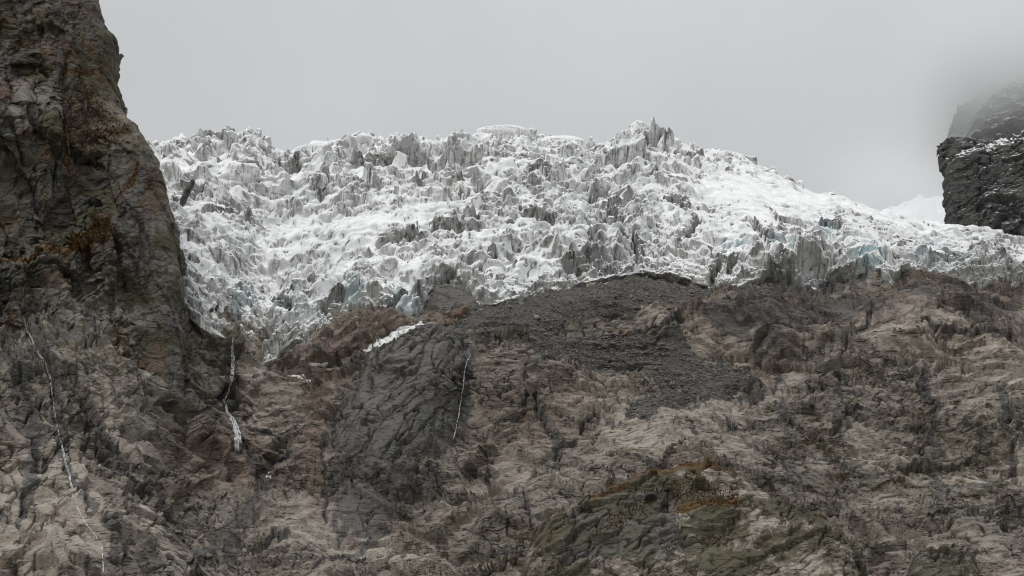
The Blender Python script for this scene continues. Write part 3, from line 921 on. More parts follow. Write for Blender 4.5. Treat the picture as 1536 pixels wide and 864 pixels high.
z4, y4 = steps(sw4, 3.0, 0.7)
amp3 = (1 - 0.6 * upz) * (0.35 + 0.65 * ss(-0.25, 0.3, fbm(GX / 40, S / 36, 2, 799))) * (1 - 0.75 * calm) * edge
amp2 = (0.4 + 0.6 * upz) * (1 - 0.5 * rightm * (1 - front)) * (1 - 0.5 * ms) * (1 - 0.7 * calm) * edge
crest_f = 1 - 0.6 * ss(0.85, 1.0, TT)
GP[..., 2] += (z1 * amp1 + z2 * amp2 + (z3 + 0.3 * z4) * amp3) * crest_f
GP[..., 1] += (y1 * amp1 + y2 * amp2 + (y3 + 0.3 * y4) * amp3) * crest_f
ca, sa = cos(0.95), sin(0.95)
fin = ridged((A * ca - B * sa) / 8.5, (A * sa + B * ca) / 34, 2, 720) - 0.8
fin2 = ridged((A * cos(2.2) - B * sin(2.2)) / 9, (A * sin(2.2) + B * cos(2.2)) / 30, 2, 724) - 0.8
fm = ss(-0.2, 0.4, fbm(GX / 60, S / 60, 2, 730))
chip = ss(-0.3, 0.35, fbm(GX / 45, S / 40, 2, 732))
big_ = ss(-0.3, 0.3, fbm(GX / 55, S / 45, 2, 788))
hb = rough * (1.05 + 0.1 * upz) * ((7 + 6 * big_) * facets(A / 30, B / 22, 710, 1.8, 0.05, 0.25) + (6.0 - 2.5 * big_) * facets(A / 12, B / 8, 711, 2.1, 0.08, 0.3)
              + 2.2 * (fin * fm + fin2 * (1 - fm)) * (0.2 + 0.8 * chip))
hb = blur(hb, 1) + rough * 3 * fbm(A / 40, B / 40, 2, 734)
h = hb + rough * blur(1.4 * (0.1 + 0.9 * chip) * facets(A / 4.6, B / 3.6, 712, 2.1, 0.12, 0.3), 1)
h += calm * (1.6 * terrace((B + 0.25 * A + 4 * fbm(A / 22, B / 14, 3, 742)) / 8, 9) + 1.2 * fbm(A / 12, B / 7, 3, 746))
# crevasses and thin cracks, darkened with dirt and painted shade
cv_ = np.abs(gn(A / 30, B / 13, 780) + 0.25 * gn(A / 7, B / 5, 781))
cm_ = ss(-0.1, 0.3, gn(A / 40, B / 40, 782))
h -= 7.0 * (1 - ss(0, 0.08, cv_)) * (0.4 + 0.6 * rough) * cm_
veins = (1 - ss(0.03, 0.12, cv_)) * cm_
for k, (va, vb_, vr) in enumerate(((13, 7, 0.5), (16, 9, -0.7), (9, 6, 0.1))):
    q1 = np.abs(gn((A * cos(vr) - B * sin(vr)) / va, (A * sin(vr) + B * cos(vr)) / vb_, 783 + 4 * k) + 0.3 * gn(A / 4, B / 3.5, 784 + 4 * k))
    qm = ss(-0.05, 0.3, fbm(A / 24, B / 20, 2, 785 + 4 * k))
    h -= 2.4 * (1 - ss(0, 0.08, q1)) * qm * (0.35 + 0.65 * rough)
    veins = np.maximum(veins, (1 - ss(0.01, 0.09, q1)) * qm)
h -= 4.5 * pm(gu, gv, [(860, 280), (970, 280), (1010, 400), (900, 415)], 25, wx) * ss(-0.05, 0.25, fbm(GX / 10 + 0.5 * S / 10, S / 6, 3, 767))
GL = [([(369, 322), (371, 336), (374, 352)], 3, 12, 6), ([(470, 292), (478, 303), (488, 316)], 4, 14, 6), ([(438, 244), (441, 256), (445, 270)], 3, 12, 6), ([(626, 274), (627, 290), (628, 306)], 3, 12, 5),
      ([(880, 294), (908, 311), (928, 304), (954, 286)], 6, 18, 9), ([(905, 314), (925, 338), (952, 340)], 6, 18, 9), ([(780, 325), (806, 330), (835, 343)], 5, 16, 8), ([(762, 380), (768, 398), (772, 412)], 3, 12, 5),
      ([(878, 348), (895, 371), (884, 386)], 5, 16, 9), ([(945, 350), (953, 380), (960, 404)], 6, 18, 9), ([(790, 266), (814, 263), (824, 273)], 5, 14, 7), ([(828, 263), (848, 268), (870, 264)], 5, 14, 7),
      ([(1126, 332), (1147, 370), (1156, 392)], 4, 16, 8), ([(1160, 314), (1166, 345), (1171, 372)], 3, 14, 6), ([(1226, 343), (1245, 349), (1264, 346)], 6, 16, 8), ([(1334, 366), (1337, 385), (1340, 404)], 3, 12, 6),
      ([(1492, 366), (1494, 390), (1497, 418)], 4, 14, 7), ([(408, 460), (425, 452), (444, 446)], 6, 16, 8), ([(422, 496), (430, 483), (438, 470)], 5, 14, 8), ([(482, 471), (502, 464), (522, 460)], 6, 16, 8),
      ([(345, 484), (352, 476), (358, 468)], 4, 12, 6), ([(560, 470), (600, 455), (640, 450)], 5, 14, 6), ([(1010, 380), (1040, 350), (1052, 320)], 4, 14, 7), ([(840, 410), (880, 404), (930, 408)], 5, 14, 8),
      ([(1060, 425), (1085, 405), (1100, 418)], 5, 14, 8), ([(700, 250), (708, 275), (722, 300)], 3, 12, 5), ([(520, 250), (560, 256), (585, 250)], 4, 14, 5), ([(300, 330), (340, 322), (365, 330)], 4, 14, 5),
      ([(640, 350), (690, 345), (730, 355)], 4, 14, 6), ([(560, 380), (600, 372), (650, 380)], 4, 14, 6), ([(1390, 405), (1420, 398), (1460, 404)], 5, 14, 7), ([(990, 300), (1010, 315), (1040, 318)], 4, 14, 6)]
gl_d, gl_s = traced(gu, gv, GL, 3.0 * gn(GX / 5, S / 5, 795) + 4.0 * gn(GX / 13, S / 13, 796), 11.0, 5.0)
h += 1.1 * gl_d
h = h * (0.6 + 0.4 * edge)
h = h * np.where(TT > 0.9, 0.8, 1.0) - 1.5 * ss(0.85, 1.0, TT)
dv = np.array([0, -0.68, 0.73])
GP = GP + dv * h[..., None]
GN = normals(GP)
GN = GN * np.sign(GN[..., 2:3] - 0.8 * GN[..., 1:2])
GN = blur(GN, 2)
soft = np.clip(0.9 * drift + 0.5 * calm, 0, 1)[..., None]
GP = GP * (1 - soft) + blur(GP, 9) * soft
lean = (0.25 * fbm(GX / 2.4, GP[..., 2] / 3.0, 2, 750, 0.5) + 0.5 * (ridged(GX / 5.5, GP[..., 2] / 16, 2, 754) - 0.7)
        + 0.5 * facets(GX / 4, GP[..., 2] / 4.6, 756, 1.6, 0.12, 0.2))
lean = blur(lean, 1)
GP = GP + GN * (lean * (0.2 + 0.8 * rough) * edge)[..., None]
blue = np.zeros(gu.shape)
for bu, bv, br, bs in ((1300, 400, 38, 1), (1385, 385, 28, .8), (805, 355, 20, 1), (530, 445, 26, .7), (275, 415, 18, .7), (370, 460, 36, .5), (1100, 375, 30, .5), (610, 455, 26, .6), (1420, 400, 45, .5),
                       (1240, 345, 16, .8), (1145, 235, 14, .5), (440, 470, 40, .35), (1170, 375, 30, .5)):
    blue = np.maximum(blue, bs * (1 - ss(0.3, 0.95, (np.hypot(gu - bu, (gv - bv) * 1.1) + wx * 1.5) / br)))
dirt_shade = np.zeros(gu.shape)
for poly, a in (([(648, 452), (652, 425), (680, 415), (705, 430), (714, 455)], 1.0), ([(450, 285), (470, 266), (495, 275), (498, 296), (455, 296)], .9), ([(266, 300), (285, 278), (290, 300), (275, 322)], .9),
                ([(1145, 425), (1160, 410), (1200, 415), (1215, 435), (1160, 435)], 1.0), ([(1230, 418), (1290, 424), (1285, 440), (1230, 440)], .9),
                ([(880, 400), (900, 350), (960, 345), (1000, 400), (940, 415)], .84), ([(870, 285), (960, 285), (960, 345), (880, 335)], .84), ([(700, 300), (860, 260), (880, 330), (760, 350)], .6), ([(420, 470), (530, 440), (560, 470), (440, 515)], .5),
                ([(365, 330), (380, 285), (395, 285), (395, 330)], .6), ([(1440, 420), (1536, 425), (1536, 440), (1440, 440)], .8), ([(1060, 420), (1080, 400), (1110, 410), (1120, 425)], .6)):
    dirt_shade = np.maximum(dirt_shade, a * pm(gu, gv, poly, 8, wx) * (1 if a > 0.85 else ss(-0.05, 0.25, fbm(GX / 10 + 0.5 * S / 10, S / 6, 3, 767))))  # dark gaps and the cave painted in beside dirty ice
lowd = ss(0.30, 0.0, TT)
dirt_shade = np.maximum(dirt_shade, 0.55 * lowd * ss(0.0, 0.6, fbm(GX / 12, S / 9, 3, 760)))
dirt_shade = np.maximum(dirt_shade, 0.7 * ss(0.34, 0.62, fbm(GX / 26, S / 15, 4, 768)) * (1 - calm))
dirt_shade = np.maximum(dirt_shade, gl_s)  # shade of the traced gaps painted on their front walls
dirt_shade = np.maximum(dirt_shade, 1.0 * veins * (1 - 0.55 * calm))  # crevasse shade painted in together with the dirt
dirt_shade = np.maximum(dirt_shade, 0.9 * ss(0.10, 0.0, TT) * ss(-0.25, 0.15, fbm(GX / 14, S / 8, 3, 762)))
cover = 0.40 + 0.25 * calm + 0.06 * rightm * (1 - front) - 0.12 * topl - 0.22 * lowd * ss(700, 300, gu) + 0.08 * ss(700, 1000, gu) + 0.34 * fbm(GX / 30, S / 22, 3, 764) + 0.15 * drift
hollow = pm(gu, gv, [(648, 470), (654, 430), (680, 415), (705, 432), (714, 470)], 8, wx * 0.6)
hollow = np.maximum(hollow, pm(gu, gv, [(1140, 428), (1160, 408), (1190, 412), (1215, 428), (1220, 455), (1145, 450)], 7, wx * 0.6))
hollow = np.maximum(hollow, 0.7 * pm(gu, gv, [(1228, 418), (1290, 424), (1290, 450), (1225, 450)], 7, wx * 0.6))
hollow = np.maximum(hollow, 0.6 * pm(gu, gv, [(380, 520), (395, 500), (410, 505), (415, 535), (395, 540)], 6, wx * 0.4))
GP[..., 1] += 13 * hollow
GP[..., 2] -= 2.5 * hollow
cover = cover - 0.8 * hollow
dirt_shade = np.maximum(dirt_shade, hollow)  # shade of the hollows painted into the ice colour
glacier = grid_obj("glacier", GP, M_ICE, None, dict(blue=blue, dirt_shade=dirt_shade, cover=cover), True,
                   label="broken grey and white icefall above the rock slope", category="glacier")

# ------------------------------------------------------------------ irregular blocks of ice and stone
import bmesh


def hull(seed, dims, n=16, power=2.6, taper=0.0, smooth_sub=0):
    """angular convex block about dims in size, standing on z = 0; returns vertices and triangles"""
    r = np.random.RandomState(seed)
    p = r.normal(size=(n, 3))
    p /= (np.abs(p) ** power).sum(1, keepdims=True) ** (1 / power)
    p *= 0.5 * (0.82 + 0.18 * r.rand(n, 1))
    p[:, 2] += 0.5
    k = 1 - taper * np.clip(p[:, 2:3], 0, 1)
    p[:, :2] *= k
    p = p * np.asarray(dims)
    bm = bmesh.new()
    for q in p:
        bm.verts.new(q)
    res = bmesh.ops.convex_hull(bm, input=bm.verts)
    bmesh.ops.delete(bm, geom=[e for e in res["geom_interior"] if isinstance(e, bmesh.types.BMVert)], context='VERTS')
    bmesh.ops.triangulate(bm, faces=bm.faces)
    if smooth_sub:
        bmesh.ops.subdivide_edges(bm, edges=bm.edges, cuts=smooth_sub, use_grid_fill=True)
        bmesh.ops.triangulate(bm, faces=bm.faces)
        bm.normal_update()
        co = np.array([v.co for v in bm.verts])
        no = np.array([v.normal for v in bm.verts])
        sc = float(np.mean(dims))
        d = (0.05 * sc * fbm(co[:, 0] / sc * 4 + co[:, 1] / sc * 2 + seed, co[:, 2] / sc * 2.2, 3, 800 + seed % 50)
             + 0.05 * sc * facets(co[:, 0] / sc * 5 + co[:, 1] / sc * 3, co[:, 2] / sc * 3, 850 + seed % 20, 1.5, 0.15, 0.3))
        co = co + no * d[:, None]
        for v, c in zip(bm.verts, co):
            v.co = c
    bm.verts.index_update()
    V = np.array([v.co for v in bm.verts])
    F = np.array([[v.index for v in f.verts] for f in bm.faces])
    bm.free()
    return V, F


def rotm(rz, lx=0.0, ly=0.0):
    cz_, sz_ = cos(rz), sin(rz)
    Rz = np.array([[cz_, -sz_, 0], [sz_, cz_, 0], [0, 0, 1]])
    Rx = np.array([[1, 0, 0], [0, cos(lx), -sin(lx)], [0, sin(lx), cos(lx)]])
    Ry = np.array([[cos(ly), 0, sin(ly)], [0, 1, 0], [-sin(ly), 0, cos(ly)]])
    return Ry @ Rx @ Rz


def join(shapes, picks):
    """picks: (shape index, position, matrix, scale) -> one V, F"""
    Vs, Fs, k = [], [], 0
    for i, p, M, sc in picks:
        V, F = shapes[i]
        Vs.append(V @ (M * sc).T + p)
        Fs.append(F + k)
        k += len(V)
    return np.concatenate(Vs), np.concatenate(Fs)


# ------------------------------------------------------------------ seracs: towers, fins and blocks of ice on the glacier
rs = np.random.RandomState(42)
tower = [hull(10 + i, (0.62 + 0.2 * rs.rand(), 0.55, 1.0), 18, 4.0, 0.22, 2) for i in range(7)]
finsh = [hull(30 + i, (0.95, 0.30, 1.0), 16, 3.4, 0.35, 2) for i in range(7)]
slabs = [hull(50 + i, (1.3, 0.8, 0.7), 18, 4.5, 0.1, 2) for i in range(6)]
SER = tower + finsh + slabs
SER_ME = [raw_mesh("serac", V, F) for V, F in SER]
for m in SER_ME:
    m.materials.append(M_SERAC)
gw = (1 - calm) ** 2 * (TT > 0.05) * (TT < 1.0) * (gu > 228) * (gu < 1545)
busy = 0.25 + ss(-0.1, 0.5, fbm(GX / 40, S / 40, 2, 790))
busy = busy * (0.2 + 1.3 * pm(gu, gv, [(620, 200), (1000, 180), (1130, 230), (1080, 290), (960, 340), (760, 330), (640, 250)], 30)
               + 0.9 * pm(gu, gv, [(235, 210), (640, 200), (620, 260), (260, 280)], 20) + 0.6 * pm(gu, gv, [(780, 300), (1040, 330), (1100, 410), (860, 420)], 25))
wgt = (gw * busy * (1 - gl_s)).ravel()
wgt /= wgt.sum()
ids = rs.choice(wgt.size, 239, replace=False, p=wgt)
GPf, GUf = GP.reshape(-1, 3), gu.ravel()
for q, i in enumerate(ids):
    p = GPf[i]
    kind = rs.choice(3, p=[0.34, 0.42, 0.24])
    m = SER_ME[{0: rs.randint(0, 7), 1: 7 + rs.randint(0, 7), 2: 14 + rs.randint(0, 6)}[kind]]
    o = bpy.data.objects.new("serac", m)
    COL.objects.link(o)
    o.parent = glacier
    h_ = float(np.clip(rs.lognormal(1.68, 0.42), 2.8, 13.0))
    sc_ = (h_ * rs.uniform(0.8, 1.3), h_ * rs.uniform(0.8, 1.2), h_ * (1.15 if kind < 2 else 1.0))
    o.scale = sc_
    rgt = ss(850, 1000, GUf[i])
    o.rotation_euler = (rs.normal(0, 0.14), rs.normal(0.05 + 0.34 * rgt, 0.2), rs.normal(0, 0.7) if kind != 1 else rs.normal(0.2, 0.6))
    o.location = (p[0], p[1] + 0.10 * h_, p[2] - 0.34 * h_)
# the largest towers and walls, one by one
bigs = [hull(70 + i, ((1.1, 0.7, 1.0), (1.5, 0.6, 0.95), (0.75, 0.6, 1.15), (1.25, 0.8, 0.8), (0.9, 0.45, 1.1), (1.8, 0.7, 0.85))[i % 6], 26, 5.0, 0.12, 3) for i in range(10)]
BIG_ME = [raw_mesh("serac", V, F) for V, F in bigs]
for m in BIG_ME:
    m.materials.append(M_SERAC)
for q, (u_, v_, h_) in enumerate([(252, 222, 9), (285, 222, 8), (325, 240, 12), (362, 285, 19), (395, 232, 14), (412, 250, 10), (335, 300, 11), (440, 262, 10), (480, 232, 12), (498, 228, 10), (548, 222, 13), (575, 222, 9), (388, 330, 12),
                                  (470, 292, 15), (520, 262, 9), (640, 302, 15), (598, 300, 11), (540, 320, 9), (700, 250, 14), (712, 262, 12), (760, 250, 11), (800, 242, 13), (830, 250, 14), (862, 262, 12), (880, 240, 10), (905, 262, 13),
                                  (800, 365, 15), (870, 345, 12), (925, 330, 13), (945, 300, 10), (975, 400, 15), (1010, 360, 13), (1060, 345, 12), (958, 205, 11), (975, 212, 9), (1000, 230, 10), (1040, 240, 11), (1085, 240, 10),
                                  (1120, 245, 10), (1146, 258, 13), (1162, 266, 11), (1180, 272, 9), (1198, 280, 8), (1110, 395, 15), (1180, 370, 14), (1240, 375, 13), (1300, 405, 17), (1345, 400, 14), (1400, 395, 15), (1450, 400, 13),
                                  (1500, 405, 12), (740, 405, 10), (680, 400, 10), (560, 430, 13), (505, 440, 11), (440, 420, 12), (380, 430, 11), (310, 430, 12), (285, 395, 10), (355, 480, 9), (420, 490, 9)]):
    o = bpy.data.objects.new("serac", BIG_ME[(q * 7) % 10])
    COL.objects.link(o)
    o.parent = glacier
    p = GPf[np.argmin((gu - u_) ** 2 + (gv - v_) ** 2)]
    o.scale = (h_ * rs.uniform(0.85, 1.2), h_ * rs.uniform(0.8, 1.1), h_)
    o.rotation_euler = (rs.normal(0.05, 0.12), rs.normal(0.05 + 0.22 * ss(850, 1000, u_), 0.14), rs.normal(0, 0.5))
    o.location = (p[0], p[1] + 0.22 * h_, p[2] - 0.52 * h_)
# the many smaller blocks
chips = [hull(100 + i, (1.1, 0.9, 0.8), 10, 3.0, 0.2) for i in range(12)] + [hull(120 + i, (1.2, 0.4, 1.3), 9, 3.0, 0.35) for i in range(8)]
wg2 = 0.35 * gw * (0.2 + ss(-0.1, 0.4, fbm(GX / 22, S / 18, 3, 792))) + 1.6 * (TT > 0) * (TT < 0.12) * (gu > 262)
wg2 = wg2 + 2.2 * pm(gu, gv, [(265, 470), (300, 420), (480, 440), (600, 450), (560, 475), (400, 545), (340, 515)], 20) + 1.8 * pm(gu, gv, [(1040, 400), (1220, 400), (1240, 440), (1080, 440)], 12)
wg2 = wg2.ravel() / wg2.sum()
pk = []
for i in rs.choice(wg2.size, 3000, replace=True, p=wg2):
    sz = float(np.clip(rs.lognormal(0.42, 0.45), 0.7, 4.5))
    p = GPf[i] + np.array([rs.normal(0, 0.3), 0.05 * sz, -0.33 * sz])
    pk.append((rs.randint(0, len(chips)), p, rotm(rs.uniform(0, 6.28), rs.normal(0, 0.3), rs.normal(0.1, 0.3)), sz))
JV, JF = join(chips, pk)
link("ice_blocks", raw_mesh("ice_blocks", JV, JF), M_SERAC, glacier, kind="stuff")


# two snow capped tables of ice on the skyline
def superquad(a, b, c, e1, e2, nu=72, nv=36, seed=0, amp=0.5):
    u = np.linspace(-pi, pi, nu)
    v = np.linspace(-pi / 2, pi / 2, nv)
    u, v = np.meshgrid(u, v)

    def pw(x, e):
        return np.sign(x) * np.abs(x) ** e
    x, y, z = a * pw(np.cos(v), e1) * pw(np.cos(u), e2), b * pw(np.cos(v), e1) * pw(np.sin(u), e2), c * pw(np.sin(v), e1)
    strata = 0.35 * terrace((z + 0.06 * x + 0.4 * gn(x / 6, z / 3, seed)) / (c * 0.55), seed + 3)
    k = 1 + (amp * fbm(x / 5 + y / 7, z / 2.5, 3, seed) + strata) / np.maximum(np.hypot(x, y), a * 0.5)
    return np.stack([x * k, y * k, z], -1)


sl = superquad(18.5, 13, 7.0, 0.35, 0.45, seed=860)
sl[..., 2] *= np.interp(sl[..., 0], [-17, 6, 17], [1.0, 1.0, 0.72])
sl[..., 2] += np.interp(sl[..., 0], [-17, 0, 10, 19], [-0.6, 0.5, 0.6, -0.4]) + 0.5 * fbm(sl[..., 0] / 6, sl[..., 1] / 6, 3, 861) * (sl[..., 2] > 0)
pz = at(755, 211, np.interp(at(755, 195, 1385)[0], C3[:, 0], C3[:, 1]) - 6)
zs_ = np.zeros(sl.shape[:2])
grid_obj("ice_slab", sl + pz, M_ICE, None, dict(cover=zs_ + 0.22, blue=zs_, dirt_shade=zs_), parent=glacier, label="flat topped table of ice under a thick snow cap")
sl = superquad(18.0, 14, 7.0, 0.9, 0.8, seed=870, amp=0.6)
pz = at(842, 222, np.interp(at(842, 205, 1385)[0], C3[:, 0], C3[:, 1]) - 8)
grid_obj("ice_slab", sl + pz, M_ICE, None, dict(cover=zs_ + 0.25, blue=zs_, dirt_shade=zs_), parent=glacier, label="low rounded snow dome of ice with a dark undercut")

# ------------------------------------------------------------------ stones of the scree
ST = [hull(200 + i, (1.25, 1.0, 0.8), 11, 2.8, 0.15) for i in range(14)]
M_STONE_n = NT("scree stone")
oi = M_STONE_n.n("ShaderNodeObjectInfo").outputs["Random"]
gn_ = M_STONE_n.noise(M_STONE_n.geo.outputs["Position"], 0.35, 4, 0.7)
cst = M_STONE_n.mix(M_STONE_n.ramp(gn_, 0.36, 0.64), (0.07, 0.067, 0.062), (0.24, 0.228, 0.208))
cst = M_STONE_n.mix(M_STONE_n.math('MULTIPLY', oi, 0.35), cst, (0.27, 0.255, 0.23))
M_STONE = M_STONE_n.finish(cst, 0.92)
ST_ME = [raw_mesh("stone", V, F) for V, F in ST]
for m in ST_ME:
    m.materials.append(M_STONE)
rock_slope = bpy.data.objects["rock_slope"]
tongue = pm(U, V, [(840, 500), (960, 498), (1045, 535), (1140, 565), (1060, 588), (1000, 608), (975, 645), (935, 640), (960, 575), (870, 545)], 14)
ws_ = (0.75 * SLOPE_SCREE ** 2 + 0.5 * blur(SLOPE_SCREE, 60) ** 1.5) * (0.45 + 1.2 * tongue)
ws_ = ws_ * (0.15 + ss(-0.35, 0.4, fbm(X / 16, Z / 10, 3, 150)))
ws_ = (ws_ / ws_.sum()).ravel()
PF, NF = SLOPE_P.reshape(-1, 3), SLOPE_N.reshape(-1, 3)
wbig = (SLOPE_SCREE ** 2 * (0.3 + 1.5 * tongue * ss(540, 620, V))).ravel()
wbig /= wbig.sum()
for i in rs.choice(wbig.size, 300, replace=False, p=wbig):
    o = bpy.data.objects.new("stone", ST_ME[rs.randint(0, len(ST_ME))])
    COL.objects.link(o)
    o.parent = rock_slope
    z_ = float(np.clip(rs.lognormal(0.42, 0.42), 1.0, 4.2))
    o.scale = (z_, z_, z_)
    o.rotation_euler = (rs.normal(0, 0.3), rs.normal(0, 0.3), rs.uniform(0, 6.28))
    o.location = PF[i] - np.array([0, 0, 0.25 * z_])
pk = []
for i in rs.choice(ws_.size, 9000, replace=True, p=ws_):
    z_ = float(np.clip(rs.lognormal(-0.25, 0.4), 0.35, 1.6))
    pk.append((rs.randint(0, len(ST)), PF[i] + np.array([rs.normal(0, 0.3), 0, -0.3 * z_]), rotm(rs.uniform(0, 6.28), rs.normal(0, 0.4), rs.normal(0, 0.4)), z_))
JV, JF = join(ST, pk)
link("scree_stones", raw_mesh("scree_stones", JV, JF), M_STONE, rock_slope, kind="stuff")

# ------------------------------------------------------------------ surface look-up used to lay things on the rock
bpy.context.view_layer.update()
DG = bpy.context.evaluated_depsgraph_get()


def surf(u, v, Y0=1120.0):
    """where the rock stands at the spot the photograph shows at u, v (level sight line, refined twice)"""
    Y = Y0
    for _ in range(6):
        x, _y, z = at(u, v, Y)
        ok, loc, nor, *_r = scene.ray_cast(DG, (float(x), 700.0, float(z)), (0, 1, 0))
        if not ok:
            break
        Y = Y + 0.6 * (loc.y - Y)
    x, y, z = at(u, v, Y)
    ok, loc, nor, *_r = scene.ray_cast(DG, (float(x), 700.0, float(z)), (0, 1, 0))
    return (np.array(loc), np.array(nor)) if ok else (np.array([x, y, z]), np.array([0, -0.7, 0.7]))


# ------------------------------------------------------------------ waterfalls
W = NT("falling water")
wv = W.noise(W.map((1, 1, 0.15), src=W.geo.outputs["Position"]), 1.6, 5, 0.65)
W.set(W.b.inputs['Alpha'], W.ramp(wv, 0.34, 0.56, 0.3, 0.95))
M_WATER = W.finish(W.mix(W.ramp(wv, 0.35, 0.6), (0.36, 0.37, 0.38), (0.80, 0.81, 0.81)), 0.45, None, 0.5)


def waterfall(path, widths, label, seed, strands=3, gaps=0.0):
    p = np.asarray(path, float)
    seg = np.hypot(*np.diff(p, axis=0).T)
    d = np.concatenate([[0], np.cumsum(seg)])
    n = max(8, int(d[-1] / 2.2))
    t = np.linspace(0, d[-1], n)
    u, v, w = np.interp(t, d, p[:, 0]), np.interp(t, d, p[:, 1]), np.interp(t, d, widths)
    r = np.random.RandomState(seed)
    u = u + 0.9 * gn(t / 9, t * 0 + 0.5, seed)
    pts = np.array([surf(a, b)[0] for a, b in zip(u, v)])
    # water leaves the rock at overhangs and falls clear of the hollows
    for i in range(1, n):
        pts[i, 1] = min(pts[i, 1], pts[i - 1, 1] + 0.5)
    k = np.array([.25, .5, .25])
    for _ in range(2):
        pts[1:-1] = .25 * pts[:-2] + .5 * pts[1:-1] + .25 * pts[2:]
    pts[:, 1] -= 0.5
    pts[:, 2] += 0.2
    tan_ = np.gradient(pts, axis=0)
    tan_ /= np.linalg.norm(tan_, axis=1, keepdims=True) + 1e-9
    side = np.cross(tan_, [0, -1, 0])
    side /= np.linalg.norm(side, axis=1, keepdims=True) + 1e-9
    fr = np.cross(side, tan_)
    fr *= np.sign(-fr[:, 1:2])
    Vs, Fs, kk = [], [], 0
    m = 7
    for s_i in range(strands):
        off = (s_i - (strands - 1) / 2) / max(strands, 1) * 0.8
        i0 = 0 if s_i == strands // 2 else r.randint(0, n // 3 + 1)
        i1 = n if s_i == strands // 2 else n - r.randint(0, n // 3 + 1)
        if i1 - i0 < 4:
            continue
        idx = np.arange(i0, i1)
        ww = w[idx] * 0.25 * (0.75 + 0.5 * gn(t[idx] / 6, t[idx] * 0 + s_i * 3.3, seed + 5)) / (1 if strands == 1 else 1.7)
        ww *= np.clip((idx - i0 + 1) / 3, 0.2, 1) * np.clip((i1 - idx) / 3, 0.15, 1)
        ww *= 1 - gaps * ss(0.1, 0.4, gn(t[idx] / 13, t[idx] * 0 + 7.7 + s_i, seed + 9))
        cen = pts[idx] + side[idx] * (off * w[idx] * 0.36 + 0.12 * gn(t[idx] / 5, t[idx] * 0 + s_i, seed + 6))[:, None]
        a = np.linspace(0, pi, m)
        ring = cen[:, None] + side[idx][:, None] * (np.cos(a)[None, :, None] * ww[:, None, None] * 0.5) + fr[idx][:, None] * (np.sin(a)[None, :, None] * (0.35 * ww + 0.12)[:, None, None] + -0.25)
        Vs.append(ring.reshape(-1, 3))
        g = np.arange(len(idx) * m).reshape(len(idx), m)
        q = np.stack([g[:-1, :-1], g[:-1, 1:], g[1:, 1:], g[1:, :-1]], -1).reshape(-1, 4)
        Fs.append(q + kk)
        kk += len(idx) * m
    return link("waterfall", raw_mesh("waterfall", np.concatenate(Vs), np.concatenate(Fs), True), M_WATER, None, label=label, category="waterfall")


waterfall([(36, 476), (40, 492), (52, 512), (58, 530), (70, 550), (76, 566), (80, 600), (86, 640), (92, 662), (98, 690), (106, 715), (112, 745), (122, 775), (140, 800), (155, 822), (157, 864)],
          [5, 5, 6, 4, 4, 3.5, 2.5, 2.5, 3, 3.5, 3.5, 3, 2.5, 2, 3, 5], "long thin waterfall down the slabs under the dark cliff", 11, 2, 0.7)
waterfall([(349, 506), (350, 530), (349, 556), (347, 575), (342, 590), (337, 602)], [9, 7, 7, 6, 5, 7], "straight upper fall dropping from the ice edge into the gully", 12, 3, 0.2)
waterfall([(336, 600), (339, 618), (350, 632), (356, 650), (358, 678)], [8, 6, 8, 12, 14], "forked white fall in the middle of the gully", 13, 3)
waterfall([(403, 707), (404, 722)], [13, 8], "short splash of white water lowest in the gully", 14, 3)
waterfall([(707, 531), (700, 545), (697, 560), (694, 585), (690, 610), (685, 640), (680, 660)], [2, 3, 3, 3, 3, 3, 2.5], "single fine thread of water along the dark wall", 15, 1, 0.3)

# ------------------------------------------------------------------ old snow lying on the rock
SN = NT("old snow")
M_SNOW = SN.finish(SN.mix(SN.ramp(SN.noise(SN.geo.outputs["Position"], 0.7, 5, 0.65), 0.3, 0.6), (0.55, 0.55, 0.53), (0.84, 0.85, 0.85)), 0.8,
                   SN.bump(SN.noise(SN.geo.outputs["Position"], 0.8, 5, 0.65), 0.5))


def snow_patch(poly, label, seed, thick=0.45):
    c = np.asarray(poly, float)
    cen = [surf(a, b)[0] for a, b in poly]
    cen = np.array(cen)
    x0, x1, z0, z1 = cen[:, 0].min() - 1, cen[:, 0].max() + 1, cen[:, 2].min() - 1, cen[:, 2].max() + 1
    xs, zs = np.arange(x0, x1, 0.5), np.arange(z0, z1, 0.4)
    gx, gz = np.meshgrid(xs, zs)
    yy = np.zeros(gx.shape)
    for i in range(gx.shape[0]):
        for j in range(gx.shape[1]):
            ok, loc, *_r = scene.ray_cast(DG, (float(gx[i, j]), 700.0, float(gz[i, j])), (0, 1, 0))
            yy[i, j] = loc.y if ok else 1150
    sd = sdist(gx, gz, cen[:, [0, 2]]) + 0.9 * fbm(gx / 3, gz / 2, 3, seed) + 0.35
    t = np.clip(-sd / 1.1, -0.6, 1)
    Q = np.stack([gx, blur(yy, 2) - (thick * np.sqrt(np.clip(t, 0, 1)) - 0.7 * (t < 0)) - 0.3, gz + 0.25 * np.clip(t, 0, 1)], -1)
    return grid_obj("snow_patch", Q, M_SNOW, t > -0.5, label=label, category="snow patch")


snow_patch([(540, 524), (560, 512), (598, 491), (630, 478), (638, 482), (612, 497), (578, 516), (550, 527)], "long white snow ramp between the two rusty rock domes", 21)
snow_patch([(425, 561), (455, 562), (473, 566), (471, 575), (464, 571), (440, 567)], "thin strip of snow at the foot of the long dome", 22, 0.6)
snow_patch([(462, 545), (492, 543), (490, 550), (468, 552)], "tiny snow spot tucked under the long dome", 23, 0.6)

